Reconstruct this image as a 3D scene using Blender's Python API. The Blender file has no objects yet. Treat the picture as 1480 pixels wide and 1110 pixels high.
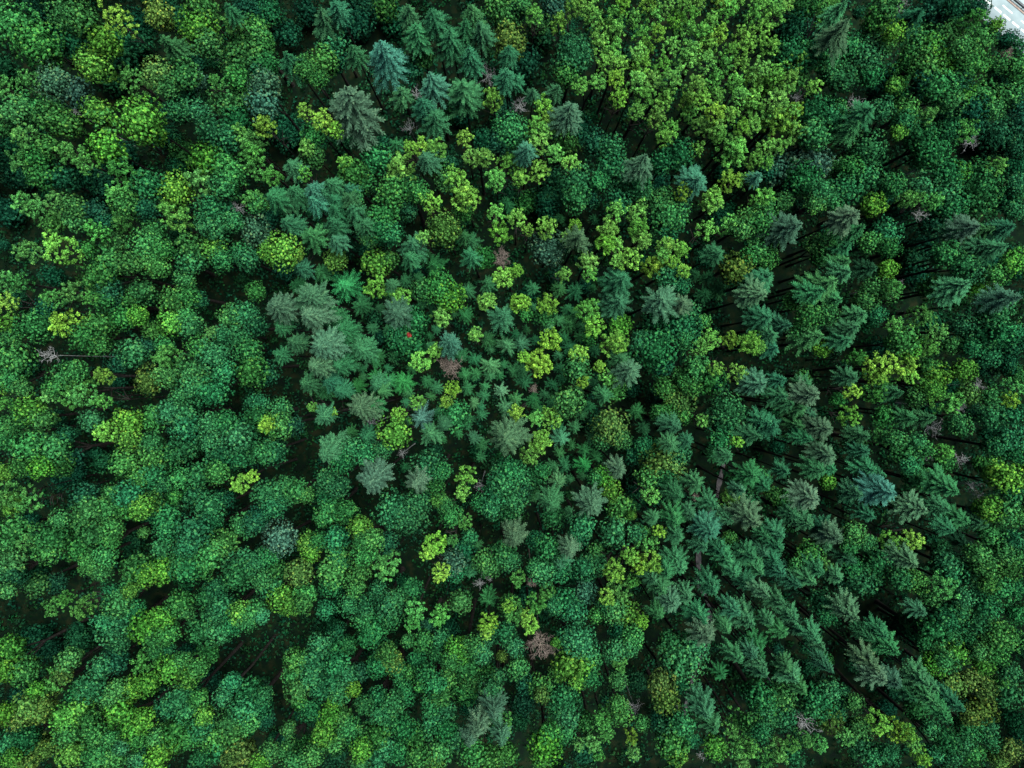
CATALOGUE = {
(0, 0): """Mg 90 140 110;Mg 210 240 110;Mg 370 90 95;Mg 450 110 80;Md 380 220 90;Md 200 40 90;Ay 640 110 75;Md 730 120 70;Mo 850 80 70;Md 960 110 60;My 1060 150 95;Mg 1090 40 75;Mg 1120 240 70;Md 890 20 60;Al 1250 140 55;Cg 1225 40 45;Mg 1290 250 80;Mg 1360 170 70;Md 1300 40 70;Me 1450 60 60;Md 1390 80 60;Mg 1270 350 80;Mg 1410 230 60;Mg 1430 340 60;Mg 1270 420 60;My 560 230 80;Md 680 240 90;Cg 900 230 70;Md 640 330 80;My 510 350 90;Md 590 420 80;Md 760 230 60;Md 1150 330 50;Al 170 440 60;Mb 290 440 85;Mb 410 500 80;Al 30 470 60;Md 20 360 70;Al 715 440 70;Mo 850 400 85;Mg 990 400 75;Mg 900 470 60;Mb 1040 430 60;Mg 70 600 80;Mg 180 590 90;Mg 280 640 80;Mg 350 660 70;Mg 20 690 40;Mg 280 550 40;Al 150 740 70;Mg 250 780 60;My 520 600 70;Al 570 650 75;My 760 650 120;Md 930 600 60;Md 910 740 60;Me 980 500 70;Me 1060 600 60;Mg 1210 540 80;Mg 1290 520 60;Me 1130 690 70;Me 1210 740 70;Me 960 590 60;Me 1270 650 70;Mb 1420 450 75;Mb 1410 560 80;Al 1160 440 40;Ay 1420 680 60;Al 1290 720 50;Al 1350 760 70;Al 1390 900 70;Al 1330 830 50;My 570 790 80;Md 660 830 80;Al 400 830 70;Al 470 880 60;Al 150 870 80;Mg 230 930 80;Md 330 950 80;Mg 200 830 60;Md 60 800 60;Md 20 880 60;Md 100 950 70;Al 670 920 75;Mg 990 820 70;My 1110 860 80;Mg 1190 880 70;Mg 1240 930 80;Md 950 880 50;Me 800 990 80;My 940 1020 85;Al 1090 980 80;Me 1200 1000 70;Md 460 960 80;Md 560 990 70;Al 660 1050 75;Ds 400 595 26;Ds 345 830 26;Ds 1160 300 30""",
(360, 0): """Mg 150 70 90;Md 60 40 50;Md 310 60 70;Mg 50 200 65;Md 200 180 70;Ct 400 80 70;Ct 470 40 60;Md 570 110 95;Md 620 30 60;Mg 730 40 70;Md 780 110 80;Ct 860 60 60;Ct 980 90 75;Cg 900 170 80;Cb 720 270 115;Me 440 230 80;Cg 560 270 60;Mg 60 290 60;Mg 110 330 60;Md 50 380 60;Ct 215 310 70;Mg 300 370 60;Mg 400 330 75;Mg 370 420 50;Md 460 330 60;Cs 550 525 155;Mb 100 470 85;Mb 110 540 80;Ct 1080 200 90;Ct 1160 140 75;Ct 1230 150 70;Ct 1180 280 65;Mg 1380 90 80;Mo 1390 220 90;Cg 1190 60 60;Mg 1330 30 70;Md 1440 50 60;Cb 975 420 85;Mg 930 310 60;Md 870 370 60;Cg 1145 480 110;Ds 1280 400 68;Ds 895 500 42;Ds 860 680 48;Ds 1445 560 60;Ds 590 740 40;Ct 820 490 55;Ct 930 560 65;Cg 1000 640 75;Ct 1380 400 60;Ct 1430 430 50;Al 1310 530 60;Md 1360 580 60;Me 1400 700 90;Ay 1155 740 50;Md 1255 750 60;Md 1330 760 60;Ay 300 600 45;Ay 400 650 60;Ay 470 700 45;Mg 350 720 60;Md 210 700 90;Md 150 610 60;Al 90 660 55;Al 30 740 60;Al 30 820 55;Al 90 900 60;Al 130 950 50;Md 520 760 60;Mg 340 840 65;Al 310 790 45;Ct 230 890 60;Al 290 930 40;Yt 790 770 55;Md 710 760 40;Me 680 850 80;Al 520 880 50;Mg 560 930 70;Mg 610 980 60;Ay 860 790 40;Ay 920 790 50;Al 1000 800 60;Ct 940 850 60;Mg 1000 880 70;Al 820 920 95;Al 1190 840 55;Al 1260 840 50;Al 1100 960 70;Al 1380 880 60;Al 1320 960 60;Al 1450 950 50;Mg 1050 970 50;Md 1090 870 50;Mg 770 1030 80;Mg 880 1020 70;Ay 970 1080 60;Ay 1160 1060 80;Cb 340 1010 65;Cg 240 1020 60;Ct 430 980 50;Ct 130 1060 60;Ct 530 1010 50;Ct 450 1060 50;Al 40 1080 60;Mg 560 1070 50;Yt 1380 1070 50""",
(720, 0): """Md 60 60 80;Mo 60 210 90;Mb 290 50 70;Al 190 80 50;Mg 130 20 50;Al 400 40 50;Al 330 130 55;Al 480 60 50;Md 240 190 80;Mg 220 130 50;Ct 60 270 50;Md 150 340 80;Me 400 310 100;Mg 360 400 60;Md 420 240 70;Al 440 460 55;Ct 320 480 50;Cs 385 590 90;Ct 185 490 40;Ct 60 420 60;Me 60 700 80;Ay 240 570 55;Ay 270 640 50;Al 200 690 60;Al 260 700 50;Cb 150 800 60;Md 440 690 70;Mg 360 780 70;Al 300 820 50;Al 220 770 55;Md 520 770 70;Me 600 800 70;Cs 780 850 80;Me 960 830 80;Al 1060 800 45;Me 870 870 60;Al 390 880 60;Me 420 980 90;Me 600 900 80;Me 680 960 90;Me 540 970 50;Md 310 960 60;Me 750 1000 70;Md 850 970 60;Al 40 900 60;Al 140 950 60;Al 220 920 60;Cb 1060 970 85;Ay 990 1030 50;Al 1240 840 80;Al 1370 860 50;Ay 1240 970 60;Al 1330 970 50;Al 1150 1060 60;Cb 1390 940 40;Al 1410 1060 60;Md 1440 920 50;Al 1260 760 50;Al 1180 720 45;Al 890 740 50;Md 60 1050 60;Mg 150 1080 60;Md 260 1050 70;Yt 40 1080 50;Mg 870 1080 60;Me 640 1080 70;Mg 780 1040 50""",
(1080, 0): """Al 60 40 60;Al 140 50 45;Mg 280 50 70;Al 200 20 50;Mg 380 60 60;Al 430 50 55;Cg 500 40 60;Mg 740 50 70;Mg 680 110 70;My 780 170 55;Al 70 170 60;Md 240 150 90;Md 330 170 60;Al 390 130 35;Cs 505 140 90;Ck 900 80 80;Ds 840 30 40;Md 990 60 90;Md 1100 40 60;Al 120 250 50;Me 230 290 80;Me 330 300 70;Me 440 330 80;Me 560 250 60;Me 640 300 90;Me 660 400 60;Me 510 420 70;Me 450 400 60;Mg 740 230 60;Md 1180 40 65;Md 1240 40 50;Al 1200 120 65;My 1330 135 38;Mg 1240 220 70;Mg 1080 180 60;Mg 1150 260 60;Md 1390 215 50;Md 1290 170 50;Mg 930 240 90;My 980 230 50;Mg 880 310 70;My 1040 330 60;Mg 960 370 80;Mg 1170 360 85;Mg 1240 340 50;Dr 1400 285 40;Ds 1090 415 30;Mg 1350 340 50;Mg 1440 360 60;Al 60 380 60;Al 150 390 50;Al 190 490 50;Al 90 470 50;Al 350 470 45;Mg 280 420 45;Ds 270 510 40;Ds 580 545 58;Md 780 420 70;Mg 820 400 60;My 790 460 45;Me 790 520 70;Mg 840 600 70;Me 720 590 60;Cg 640 600 80;Md 690 480 50;Mg 1020 470 80;Md 1130 440 60;My 1150 500 55;Mg 1080 540 70;Md 960 440 70;Mg 1260 520 80;Mg 1390 510 70;Mg 1310 590 50;Md 1200 590 70;Md 1330 430 50;Al 30 590 60;Ay 250 590 45;Ay 150 660 80;Al 230 700 50;Al 170 780 50;Al 30 680 50;Al 100 790 50;Ay 40 860 50;Al 100 870 40;Me 360 600 90;Me 450 640 70;Me 360 720 80;Mg 490 590 50;Cg 570 670 60;Al 950 630 50;Md 1060 600 60;Me 840 650 60;My 810 710 40;Me 640 810 95;Me 920 720 80;Me 980 800 100;Al 1150 710 70;Me 1080 700 60;Ds 1200 760 52;Md 1310 730 90;Md 1380 760 70;Md 1430 790 60;Md 1200 680 60;Mb 260 850 80;Mb 370 880 80;Me 300 960 90;Mb 180 900 80;Mg 450 900 60;Mg 550 900 60;Me 520 1020 80;Me 640 960 80;Me 400 1020 60;My 1130 920 50;Al 1310 900 55;Me 1060 930 90;Me 1240 980 110;Me 1050 1030 70;Me 930 1000 70;Mg 780 990 60;Al 880 1060 50;Md 1430 900 60;Me 1440 980 50;Al 980 1080 50;Al 70 1060 50;Mg 190 1080 50;Mg 360 1085 50;Md 1440 250 45;Mg 1460 420 60;Md 1460 560 60;Md 1450 660 60""",
(0, 270): """Al 140 90 60;Al 200 130 60;Al 320 90 70;Mg 400 110 60;Mg 280 190 60;Mg 410 180 60;Md 510 130 60;Md 560 190 50;Md 30 130 80;Mg 670 100 60;Md 780 120 60;Mg 930 60 60;Al 660 190 60;Al 530 240 60;Mg 610 290 60;Al 950 170 80;Md 960 240 60;Me 1130 120 70;Me 1210 150 70;Me 1110 190 60;Me 1160 220 80;Me 1250 190 50;Ds 1270 110 48;Mb 1370 240 75;Mg 1020 330 80;Me 1030 400 70;My 1150 330 65;Me 1190 390 60;Me 1290 360 60;Me 1330 390 60;My 1450 350 60;Al 1360 90 50;Md 1440 170 50;Ay 335 335 85;Al 155 345 65;Mg 470 330 40;Md 20 310 30;Md 280 480 60;Mg 820 230 60;Mg 800 320 90;Mg 870 340 60;Mg 590 400 80;Mg 530 470 80;Mg 690 410 60;Mg 850 430 60;Mg 780 400 60;Al 520 520 40;Md 590 550 60;Al 30 510 60;Al 110 510 60;Al 410 560 65;Al 290 600 55;Ay 40 620 60;Md 90 600 50;Ay 30 720 60;Mg 190 740 90;Md 230 660 60;Mg 60 800 50;Ay 370 730 85;Mg 450 800 70;Mg 540 740 80;Mg 520 840 60;Mg 760 560 70;Md 640 620 50;My 740 690 50;Mg 820 770 50;Mg 550 600 60;Mg 660 700 60;Al 490 600 40;Mg 710 600 60;Mg 990 500 55;Mg 930 610 70;Mg 1010 590 60;Md 1060 610 50;My 920 730 65;Me 1020 740 70;Mg 1000 690 40;Mg 1240 700 70;Me 1310 680 70;Md 1370 740 60;Me 1190 790 50;Me 1260 810 70;Al 1140 780 40;Me 720 890 80;Md 790 850 50;Al 900 910 70;Mg 880 850 50;Md 640 940 50;Mg 1070 860 60;Me 1150 900 90;Me 1200 990 60;Mg 1040 990 100;Mo 800 1040 70;Mg 890 1010 65;Mg 1340 880 70;Mg 1350 990 80;Md 1420 1000 70;Mg 70 930 100;Md 140 960 60;My 30 1050 60;Ds 260 900 60;Ay 550 1000 40;Md 620 1030 60;Mg 350 1020 70;Al 450 1070 60;Mg 290 1070 50;Mg 400 990 60;Mg 1370 560 50""",
(360, 270): """Ct 160 80 60;Ct 200 190 65;Cb 340 70 60;Cg 240 40 50;Mb 50 230 80;Mg 40 90 50;Cg 460 120 60;Ct 450 190 70;Ct 560 120 70;Cg 620 200 80;Ct 460 280 55;Mg 720 150 80;Me 700 230 60;Mg 640 270 50;Me 760 260 60;Md 530 320 60;Cg 330 260 70;Ct 400 30 50;Ct 540 60 50;Md 810 30 80;Al 970 90 65;Mg 910 40 50;Md 850 120 50;Al 1150 80 85;Mg 1150 130 50;Mo 1040 230 90;Al 930 270 40;Ct 880 310 75;Ct 860 380 55;Yt 980 420 65;Yt 930 345 45;Yt 1190 290 50;Yt 1150 260 40;Yt 1370 80 45;Al 1320 140 55;Ay 1340 250 65;Al 1430 170 55;Md 1450 80 40;My 180 340 90;Ay 250 380 60;Md 190 440 60;Ct 270 430 55;Yt 370 450 55;Mo 460 390 60;Yg 510 530 95;Yt 600 630 60;Yt 240 520 50;My 680 410 75;Mg 750 390 50;Ay 680 540 65;Ct 760 520 35;Yt 830 500 40;Yt 890 480 30;Md 620 340 40;Mg 1020 540 90;My 1080 590 80;Mg 930 550 60;Al 1030 700 55;Al 815 595 60;Ct 1190 370 55;Mg 1260 380 60;Dr 1350 385 58;Ay 1360 490 60;Ay 1430 450 40;Yt 1270 510 50;Al 1270 610 55;Yt 1170 550 50;Ay 1450 620 60;Ct 1370 690 70;Yt 1150 690 50;Cs 150 640 90;Cs 345 590 100;Cs 320 690 95;Cg 430 680 70;Cs 390 860 100;Cs 350 960 80;Cg 600 870 80;Cg 480 960 80;Cg 500 760 70;Ct 240 830 60;Cg 300 1050 60;Ct 160 900 50;Cg 170 750 50;Cs 790 680 88;Me 850 830 100;Me 890 720 70;Me 790 800 60;Cb 1080 830 65;Al 920 930 65;Al 1000 880 50;Dr 1070 960 72;My 40 880 60;Mg 80 1000 80;Al 1210 790 45;Yt 1270 810 50;Ys 1380 840 55;Ys 1450 840 50;Yt 1200 920 40;Ys 1290 950 55;Yt 1410 990 50;Yt 1150 1010 45;Yt 1220 1000 40;Yg 680 1020 55;Yg 820 1030 65;Yg 740 1040 50;Yg 570 1060 50;Ay 1090 1080 50;Yt 1000 1075 40;Md 700 800 40;Md 670 700 40""",
(720, 270): """Al 110 170 60;Mg 160 90 70;Ay 30 240 60;Ay 160 230 35;Al 260 220 60;Md 270 120 60;Me 420 60 70;Md 320 60 60;Md 480 60 60;Mb 265 340 85;Ay 410 210 40;Cs 430 270 68;Al 370 270 40;Al 590 230 60;Ay 580 300 60;Al 630 310 45;Al 630 130 60;Al 740 130 60;Al 750 230 60;Al 770 280 55;Mg 910 150 90;Me 900 200 80;Mg 900 70 60;Md 960 110 60;Al 980 40 50;Al 1140 90 60;Yt 340 160 30;Yt 510 170 30;Al 900 320 60;Al 880 370 45;Ay 980 340 50;Ay 700 390 70;Al 630 400 40;Ay 830 430 70;Ay 930 400 40;Ay 990 450 45;Me 920 480 70;Me 980 530 50;Ct 660 490 92;Ct 640 610 92;Cs 860 610 100;Cs 975 620 60;Al 480 400 60;Al 350 470 45;Al 490 470 45;Yt 420 550 55;Yt 330 540 45;Ds 495 465 28;Yt 190 540 40;Al 1110 230 60;Al 1230 210 60;Mg 1340 170 60;Mg 1300 230 60;Mg 1430 110 60;Ct 1170 360 55;Md 1100 380 50;Mo 1270 440 80;Mg 1390 330 70;Mg 1340 370 50;Mg 1430 390 60;Md 1190 170 50;Yt 1130 480 45;Yt 1060 470 40;Yt 1190 550 55;Yt 1110 570 50;Me 850 730 80;Me 980 740 105;Me 1020 680 60;Me 1000 820 50;Me 840 870 115;Me 770 830 60;Md 880 950 60;Al 100 620 70;Yt 40 680 40;Mg 150 680 40;Ay 265 630 60;Mg 250 690 60;Al 480 660 70;Ys 260 740 45;Yt 380 730 55;Ay 510 750 65;My 650 740 60;Mg 490 810 40;Ay 620 840 80;Ay 280 820 70;Yt 380 860 45;Ys 40 840 45;Ys 130 850 50;Ay 220 940 78;Ay 140 910 40;Ay 430 900 60;Mg 420 980 75;Ay 450 1040 40;Ay 540 960 35;Al 590 1020 55;Cs 700 970 85;Cg 660 920 50;Yt 80 980 45;Yt 140 1050 50;Yt 300 1060 40;Al 1070 850 60;Al 1130 820 60;Ay 1240 820 50;Ay 1340 840 65;Al 1390 860 40;Mg 1100 720 40;Ct 1430 480 80;Cs 1400 580 85;Ct 1430 700 80;Ct 1460 790 50;Mg 1060 970 70;Mg 1120 1030 80;Al 1160 970 45;Al 1270 1000 60;Mg 1010 1040 50;Cb 1400 1050 85;Mg 890 1070 60;Mg 970 1000 40;Md 1180 1050 50""",
(1080, 270): """Al 60 70 50;Mg 180 110 70;Mg 60 180 70;Cs 245 220 105;Al 370 100 50;Md 280 110 40;Me 460 60 60;Cs 560 150 88;Cg 600 220 60;My 670 100 60;Md 720 40 60;Al 850 70 50;Al 960 100 60;Md 800 130 60;Ds 930 150 46;Me 1080 100 90;Me 1200 60 110;Md 1000 200 70;Md 1390 60 70;Me 1450 40 40;Me 1430 130 50;Al 430 290 65;Mg 360 310 50;Mg 400 370 60;Ct 530 310 50;Me 740 250 70;Mg 660 300 60;Mg 760 330 50;Cg 520 400 60;Me 90 350 90;Mg 130 300 50;Ct 110 450 80;Ct 60 500 60;Ct 110 580 90;Ct 100 700 90;Ct 150 800 60;Mg 240 610 50;Cg 430 510 110;Cg 380 560 70;Cg 520 460 60;Cg 470 610 70;My 750 440 50;Ck 660 440 60;Al 780 540 50;Ds 820 515 26;Mg 740 560 60;Mg 660 540 50;Cs 1200 220 65;Ct 1390 220 60;Cg 1290 230 50;Cg 1120 240 50;Ct 1350 320 80;Ct 1250 320 60;My 1430 400 70;Md 1300 400 50;Mg 1330 470 60;Md 930 330 90;Mg 1060 360 70;Me 1150 420 60;Me 1200 450 70;Cg 1140 520 90;Me 1080 540 70;My 1220 540 50;Mg 990 540 70;Md 900 480 70;Md 880 390 60;Mg 1120 600 60;Cs 1420 595 70;Mg 630 610 60;Cg 600 680 60;Me 690 690 50;Ct 560 750 80;Ct 520 820 60;Me 640 730 50;Al 580 920 55;Md 700 860 60;Cg 370 800 75;My 400 860 50;Mg 330 700 70;Mg 290 770 60;Mg 420 680 60;Ct 210 740 60;My 40 830 60;Ct 140 860 50;Al 780 740 50;Al 920 690 60;Me 990 720 60;Mg 830 820 80;My 860 870 60;Al 960 860 55;Al 1000 780 50;Mg 1090 850 50;Me 1150 740 60;Me 1240 790 80;Me 1330 680 80;Me 1360 780 70;Me 1200 860 60;Me 1440 780 50;Md 1400 870 60;Ay 720 960 80;Ay 840 950 60;Ay 850 1010 50;Ay 680 1010 50;My 1010 1010 65;Mg 960 960 50;My 1160 980 60;Md 1260 970 50;Me 1290 900 60;Mg 1440 1000 50;Ay 550 1090 50;My 950 1080 50;Ds 1240 1065 46;Ct 190 1030 50;Mg 290 1020 40;Cg 310 1060 50;Cg 560 1020 60;Mg 730 1060 50;Al 1420 1080 60;Md 1390 960 50""",
(0, 540): """Mg 60 30 60;Mg 120 80 50;Mg 340 50 90;Al 280 110 50;Al 390 140 60;Al 450 110 70;Ay 570 20 40;Al 550 150 45;Md 640 40 50;My 800 60 65;Mg 890 40 60;Me 1040 60 90;Me 1140 100 80;Me 960 120 40;My 160 190 70;Mg 230 240 60;Mg 100 250 60;Mg 40 300 60;Md 300 240 50;Al 40 160 40;Mg 30 360 50;Md 350 330 50;Mg 160 390 80;Mg 290 400 80;My 220 500 60;Md 370 450 70;Mg 330 490 60;Md 330 560 60;Md 410 530 50;My 20 530 50;Mg 110 500 50;Al 70 650 80;Al 160 690 60;My 60 700 60;Md 540 470 60;Md 500 420 40;Me 490 250 60;Ay 570 310 60;My 690 260 75;My 690 350 65;Mg 820 240 70;Me 810 370 60;Me 980 200 80;Me 1000 280 80;Me 1120 270 60;Me 900 200 60;Me 1120 360 60;Me 990 390 80;Mg 670 480 75;Mg 810 460 70;Me 910 440 60;Me 1200 260 70;Me 1260 330 80;Me 1190 440 80;Me 1340 260 70;Me 1330 400 80;Me 1410 420 60;My 1450 270 60;Me 1280 440 70;Me 820 560 70;Mg 740 560 60;Me 690 650 70;Mg 700 720 60;My 760 720 60;Mg 810 690 60;Me 880 600 50;Mg 960 560 60;Me 1060 540 70;Mg 1160 530 60;Me 1030 650 70;Me 1120 710 80;Md 1200 670 50;Me 1380 160 60;Mg 930 660 40;Ay 1290 590 55;Ay 1350 550 40;Md 450 650 70;Mg 590 630 40;Mg 480 730 80;Mg 590 720 70;Mg 430 790 70;Mg 270 880 90;Mg 320 780 50;Mg 250 950 60;Mg 500 860 70;Mg 420 930 70;Mg 600 830 60;Mg 560 980 60;Mg 550 1060 50;Mg 470 1000 50;Mg 590 900 50;Md 700 900 60;Me 890 760 70;Me 900 830 60;Mg 770 850 30;Me 870 930 60;Me 1040 830 80;Me 1130 790 60;Me 1010 920 60;Mg 1200 900 70;Mg 1130 960 80;Mg 980 1010 70;Mg 860 1020 60;Mg 740 1040 80;Mg 1080 1040 60;Me 1290 1020 80;Me 1440 980 50;Mg 1300 810 65;Md 1380 770 60;Mg 80 830 80;Mg 30 900 60;Mg 60 1000 70;Md 150 780 50;Al 150 900 50;Md 200 1060 50""",
(360, 540): """Me 80 160 80;Me 40 230 60;Ay 110 270 55;Mg 180 280 70;Md 240 280 50;Me 60 390 70;Me 130 420 70;Me 170 190 60;Yt 390 110 55;Ct 330 60 70;Ct 430 40 60;Ct 480 90 50;Cs 590 180 88;Cg 665 170 60;Cg 400 230 60;Ay 440 210 35;Al 340 180 30;Cg 680 60 60;Yg 810 50 60;Cg 700 100 40;Yb 920 240 75;Ds 650 270 52;Yt 535 310 40;My 780 320 80;Ay 800 220 45;Al 900 150 45;Ay 1090 80 50;Ay 1055 150 40;Me 1100 220 80;Yt 1170 80 40;Ys 1200 150 40;Yt 1010 75 40;Ds 815 430 36;Ct 630 340 50;Cg 970 320 60;Ys 1200 350 40;Ct 1040 280 40;Cg 415 430 95;Me 560 400 60;Me 620 430 70;Me 500 470 60;Me 720 400 50;Cs 650 580 110;Cs 885 590 65;Me 960 500 90;My 990 500 50;Me 1030 520 50;Mg 1000 600 50;Yt 830 500 30;Me 420 570 70;Me 400 640 60;Me 480 600 60;Me 780 730 100;Me 860 770 90;Me 900 690 70;Al 1010 670 50;Al 1165 550 65;Al 1140 640 45;Ds 1240 600 40;Mg 1080 760 60;Al 1150 790 50;Mg 1050 700 50;Ys 1360 180 50;Yt 1420 140 40;Ay 1430 210 50;Ys 1350 90 40;Ys 1450 50 40;Cs 1370 350 110;Me 1350 560 80;Me 1330 640 80;Me 1420 680 70;Me 1300 720 60;Me 1440 530 60;Me 1240 690 50;Me 90 640 70;Me 170 640 80;Mg 260 630 60;Me 130 710 60;Mg 310 650 40;Me 210 600 50;Ay 20 550 50;Md 30 800 60;Mg 450 730 80;Mg 400 770 50;Mg 520 740 60;Mb 170 880 85;My 320 900 60;My 330 960 50;Mg 370 890 50;Me 470 880 65;Mg 480 960 65;My 590 820 60;Mg 600 900 50;Mg 620 960 70;Mg 660 890 60;Al 740 1020 80;Md 740 900 50;Me 60 990 60;Mg 130 1060 70;Mo 270 1060 70;Mg 450 1060 80;Mg 590 1060 60;Ay 1000 900 65;Ay 960 950 50;Al 1090 890 35;Md 1150 950 70;Mb 1090 1010 70;Ay 1030 1060 50;Cs 1420 880 68;Me 1360 960 70;Mg 1260 1000 60;Me 1400 1000 50;Yt 1220 920 35;Me 1180 870 40;Al 1440 1090 50;Ds 1280 1090 30;Yt 1180 1070 40""",
(720, 540): """Ys 140 50 50;Yt 300 60 45;Yt 195 140 45;Yt 250 110 35;Yt 80 140 35;Dr 190 80 28;Mg 380 150 80;Ay 430 50 50;Mg 620 90 60;Cg 560 120 50;Al 110 210 55;Al 200 240 50;Al 280 230 70;Ay 220 360 68;Al 170 430 60;Ys 340 350 60;Yt 460 410 40;Yt 360 500 45;Yg 465 495 50;Ys 330 585 50;Mo 600 280 90;Md 520 270 60;Mg 660 350 50;Me 560 360 50;Mo 930 100 60;Mo 980 160 70;Mg 920 200 60;Mg 860 210 50;Md 850 120 50;Yt 740 200 50;Yt 780 290 40;Me 1120 60 60;Mg 1040 70 50;Me 1220 200 90;Me 1200 270 70;Al 1090 250 40;Ay 1270 360 40;Me 1190 360 60;Yt 1150 440 45;Ct 1230 440 45;Ct 960 290 55;Ct 1010 360 40;Mg 1000 230 40;Mo 850 450 80;Mo 900 500 90;Me 970 430 60;Cg 920 380 50;Me 790 390 60;Mg 810 550 70;Md 730 420 60;Md 750 560 60;Me 900 570 60;Cs 650 505 60;My 560 550 60;My 600 620 55;Mg 520 560 40;Me 60 520 70;Me 40 600 70;Me 180 560 70;Me 230 520 50;Md 120 640 60;Yt 190 660 50;Cg 280 690 65;Me 300 770 60;Yt 390 740 35;Cs 500 700 88;Me 450 810 70;Me 430 870 60;Me 60 750 60;Al 810 650 50;Mg 660 720 70;Me 720 690 50;Md 740 630 50;My 715 755 25;Ct 830 770 40;Cg 1060 590 60;Ct 960 650 60;Dr 1060 665 24;Cg 940 790 70;Cg 960 860 60;Ct 1030 750 50;Me 620 850 80;Al 780 870 70;Me 740 850 50;Ay 860 840 40;Cb 1130 840 85;Cg 1150 700 60;Al 1240 670 60;Cs 1360 790 95;Ct 1180 950 55;Cg 1240 780 50;Mg 1240 880 40;Ct 1100 920 50;Cg 1350 540 80;Ct 1420 610 60;Ct 1300 620 50;Ct 1380 330 60;Ct 1430 260 70;Me 1340 680 50;Cs 100 890 70;Me 40 960 70;Me 270 930 65;Cs 380 940 60;Md 200 890 50;Ct 330 1020 60;Me 510 1000 80;Mg 520 940 40;Me 200 1030 50;Ay 700 970 55;Ay 820 1000 65;Ay 750 1020 50;Ay 620 1050 60;Cg 970 1030 85;Cg 1260 1060 60;Cg 1230 1000 60;Ct 1350 970 70;Cg 1400 1060 50;Ct 1420 960 50;Cg 900 1070 50""",
(1080, 540): """Ct 190 120 60;Cs 350 110 85;Cg 280 180 60;Ct 340 220 80;Ct 230 160 50;Cs 410 290 80;Cg 280 280 50;Ct 130 280 70;Cg 50 330 60;Md 160 390 50;Cg 330 350 50;Ay 550 110 65;Al 680 110 60;Ay 540 220 60;Mg 480 140 40;Ct 800 100 60;Mg 900 130 50;Cg 880 240 60;Mg 740 230 60;My 990 90 50;Al 1060 160 70;Mo 1180 110 60;Ds 1150 190 42;Md 1100 80 50;Ds 1000 290 65;Ct 980 230 50;Me 1130 270 60;Ay 1390 140 50;Mg 1310 130 60;Al 1430 70 50;Me 1300 230 60;Me 1420 220 60;Md 1220 220 50;Ct 620 330 60;Mg 570 370 60;Ct 620 410 60;Al 710 340 50;Mg 790 350 50;Me 900 370 60;Mg 850 430 80;Al 1040 420 55;Mg 960 410 40;Ds 970 445 30;Ds 1145 460 45;Mg 1060 480 50;Cs 430 430 80;Cg 380 510 60;Cg 450 510 50;My 430 580 40;Me 40 560 70;Ct 100 600 70;Ct 200 520 50;Mg 190 680 60;Mg 130 640 40;Cs 340 660 90;Cg 660 510 60;Cg 720 540 50;Me 870 490 50;Me 900 560 70;Cb 750 630 100;Cs 920 720 90;Ct 580 640 60;Ct 660 760 50;Cg 1090 630 80;Ds 1210 600 50;Ds 1240 650 34;Md 960 590 50;Ct 1050 720 60;Me 1400 350 80;Me 1330 400 60;Md 1300 320 60;Me 1430 440 50;My 1300 510 60;My 1380 560 80;Me 1430 640 60;My 1290 720 70;Mg 1360 740 80;Mg 1420 760 60;Mg 1300 850 60;Mg 1250 480 40;Cg 1150 780 80;Cg 1250 800 60;Cg 1080 830 50;Cs 40 780 90;Ct 170 860 60;Ct 100 870 50;Ct 50 960 60;Cg 170 930 50;Ct 140 1000 50;Ct 320 800 70;Ct 260 760 50;Cs 470 880 68;Ct 410 830 60;Ct 420 920 50;Mg 570 850 60;Me 640 900 50;Mg 550 920 50;Ay 760 890 60;Ay 870 890 60;Cs 870 1010 80;Me 690 1000 70;Ct 560 1000 50;Me 640 1060 60;Mg 330 970 70;Al 410 1020 50;Mg 270 1030 50;Me 760 960 50;Me 1060 1000 70;Me 1040 940 50;Me 1140 1050 70;Mg 1230 960 60;Mg 1270 1040 70;Mg 1370 950 60;Mg 1440 980 60;Mg 1390 1060 60;Ck 1190 930 50;Me 1410 880 60""",
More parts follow.
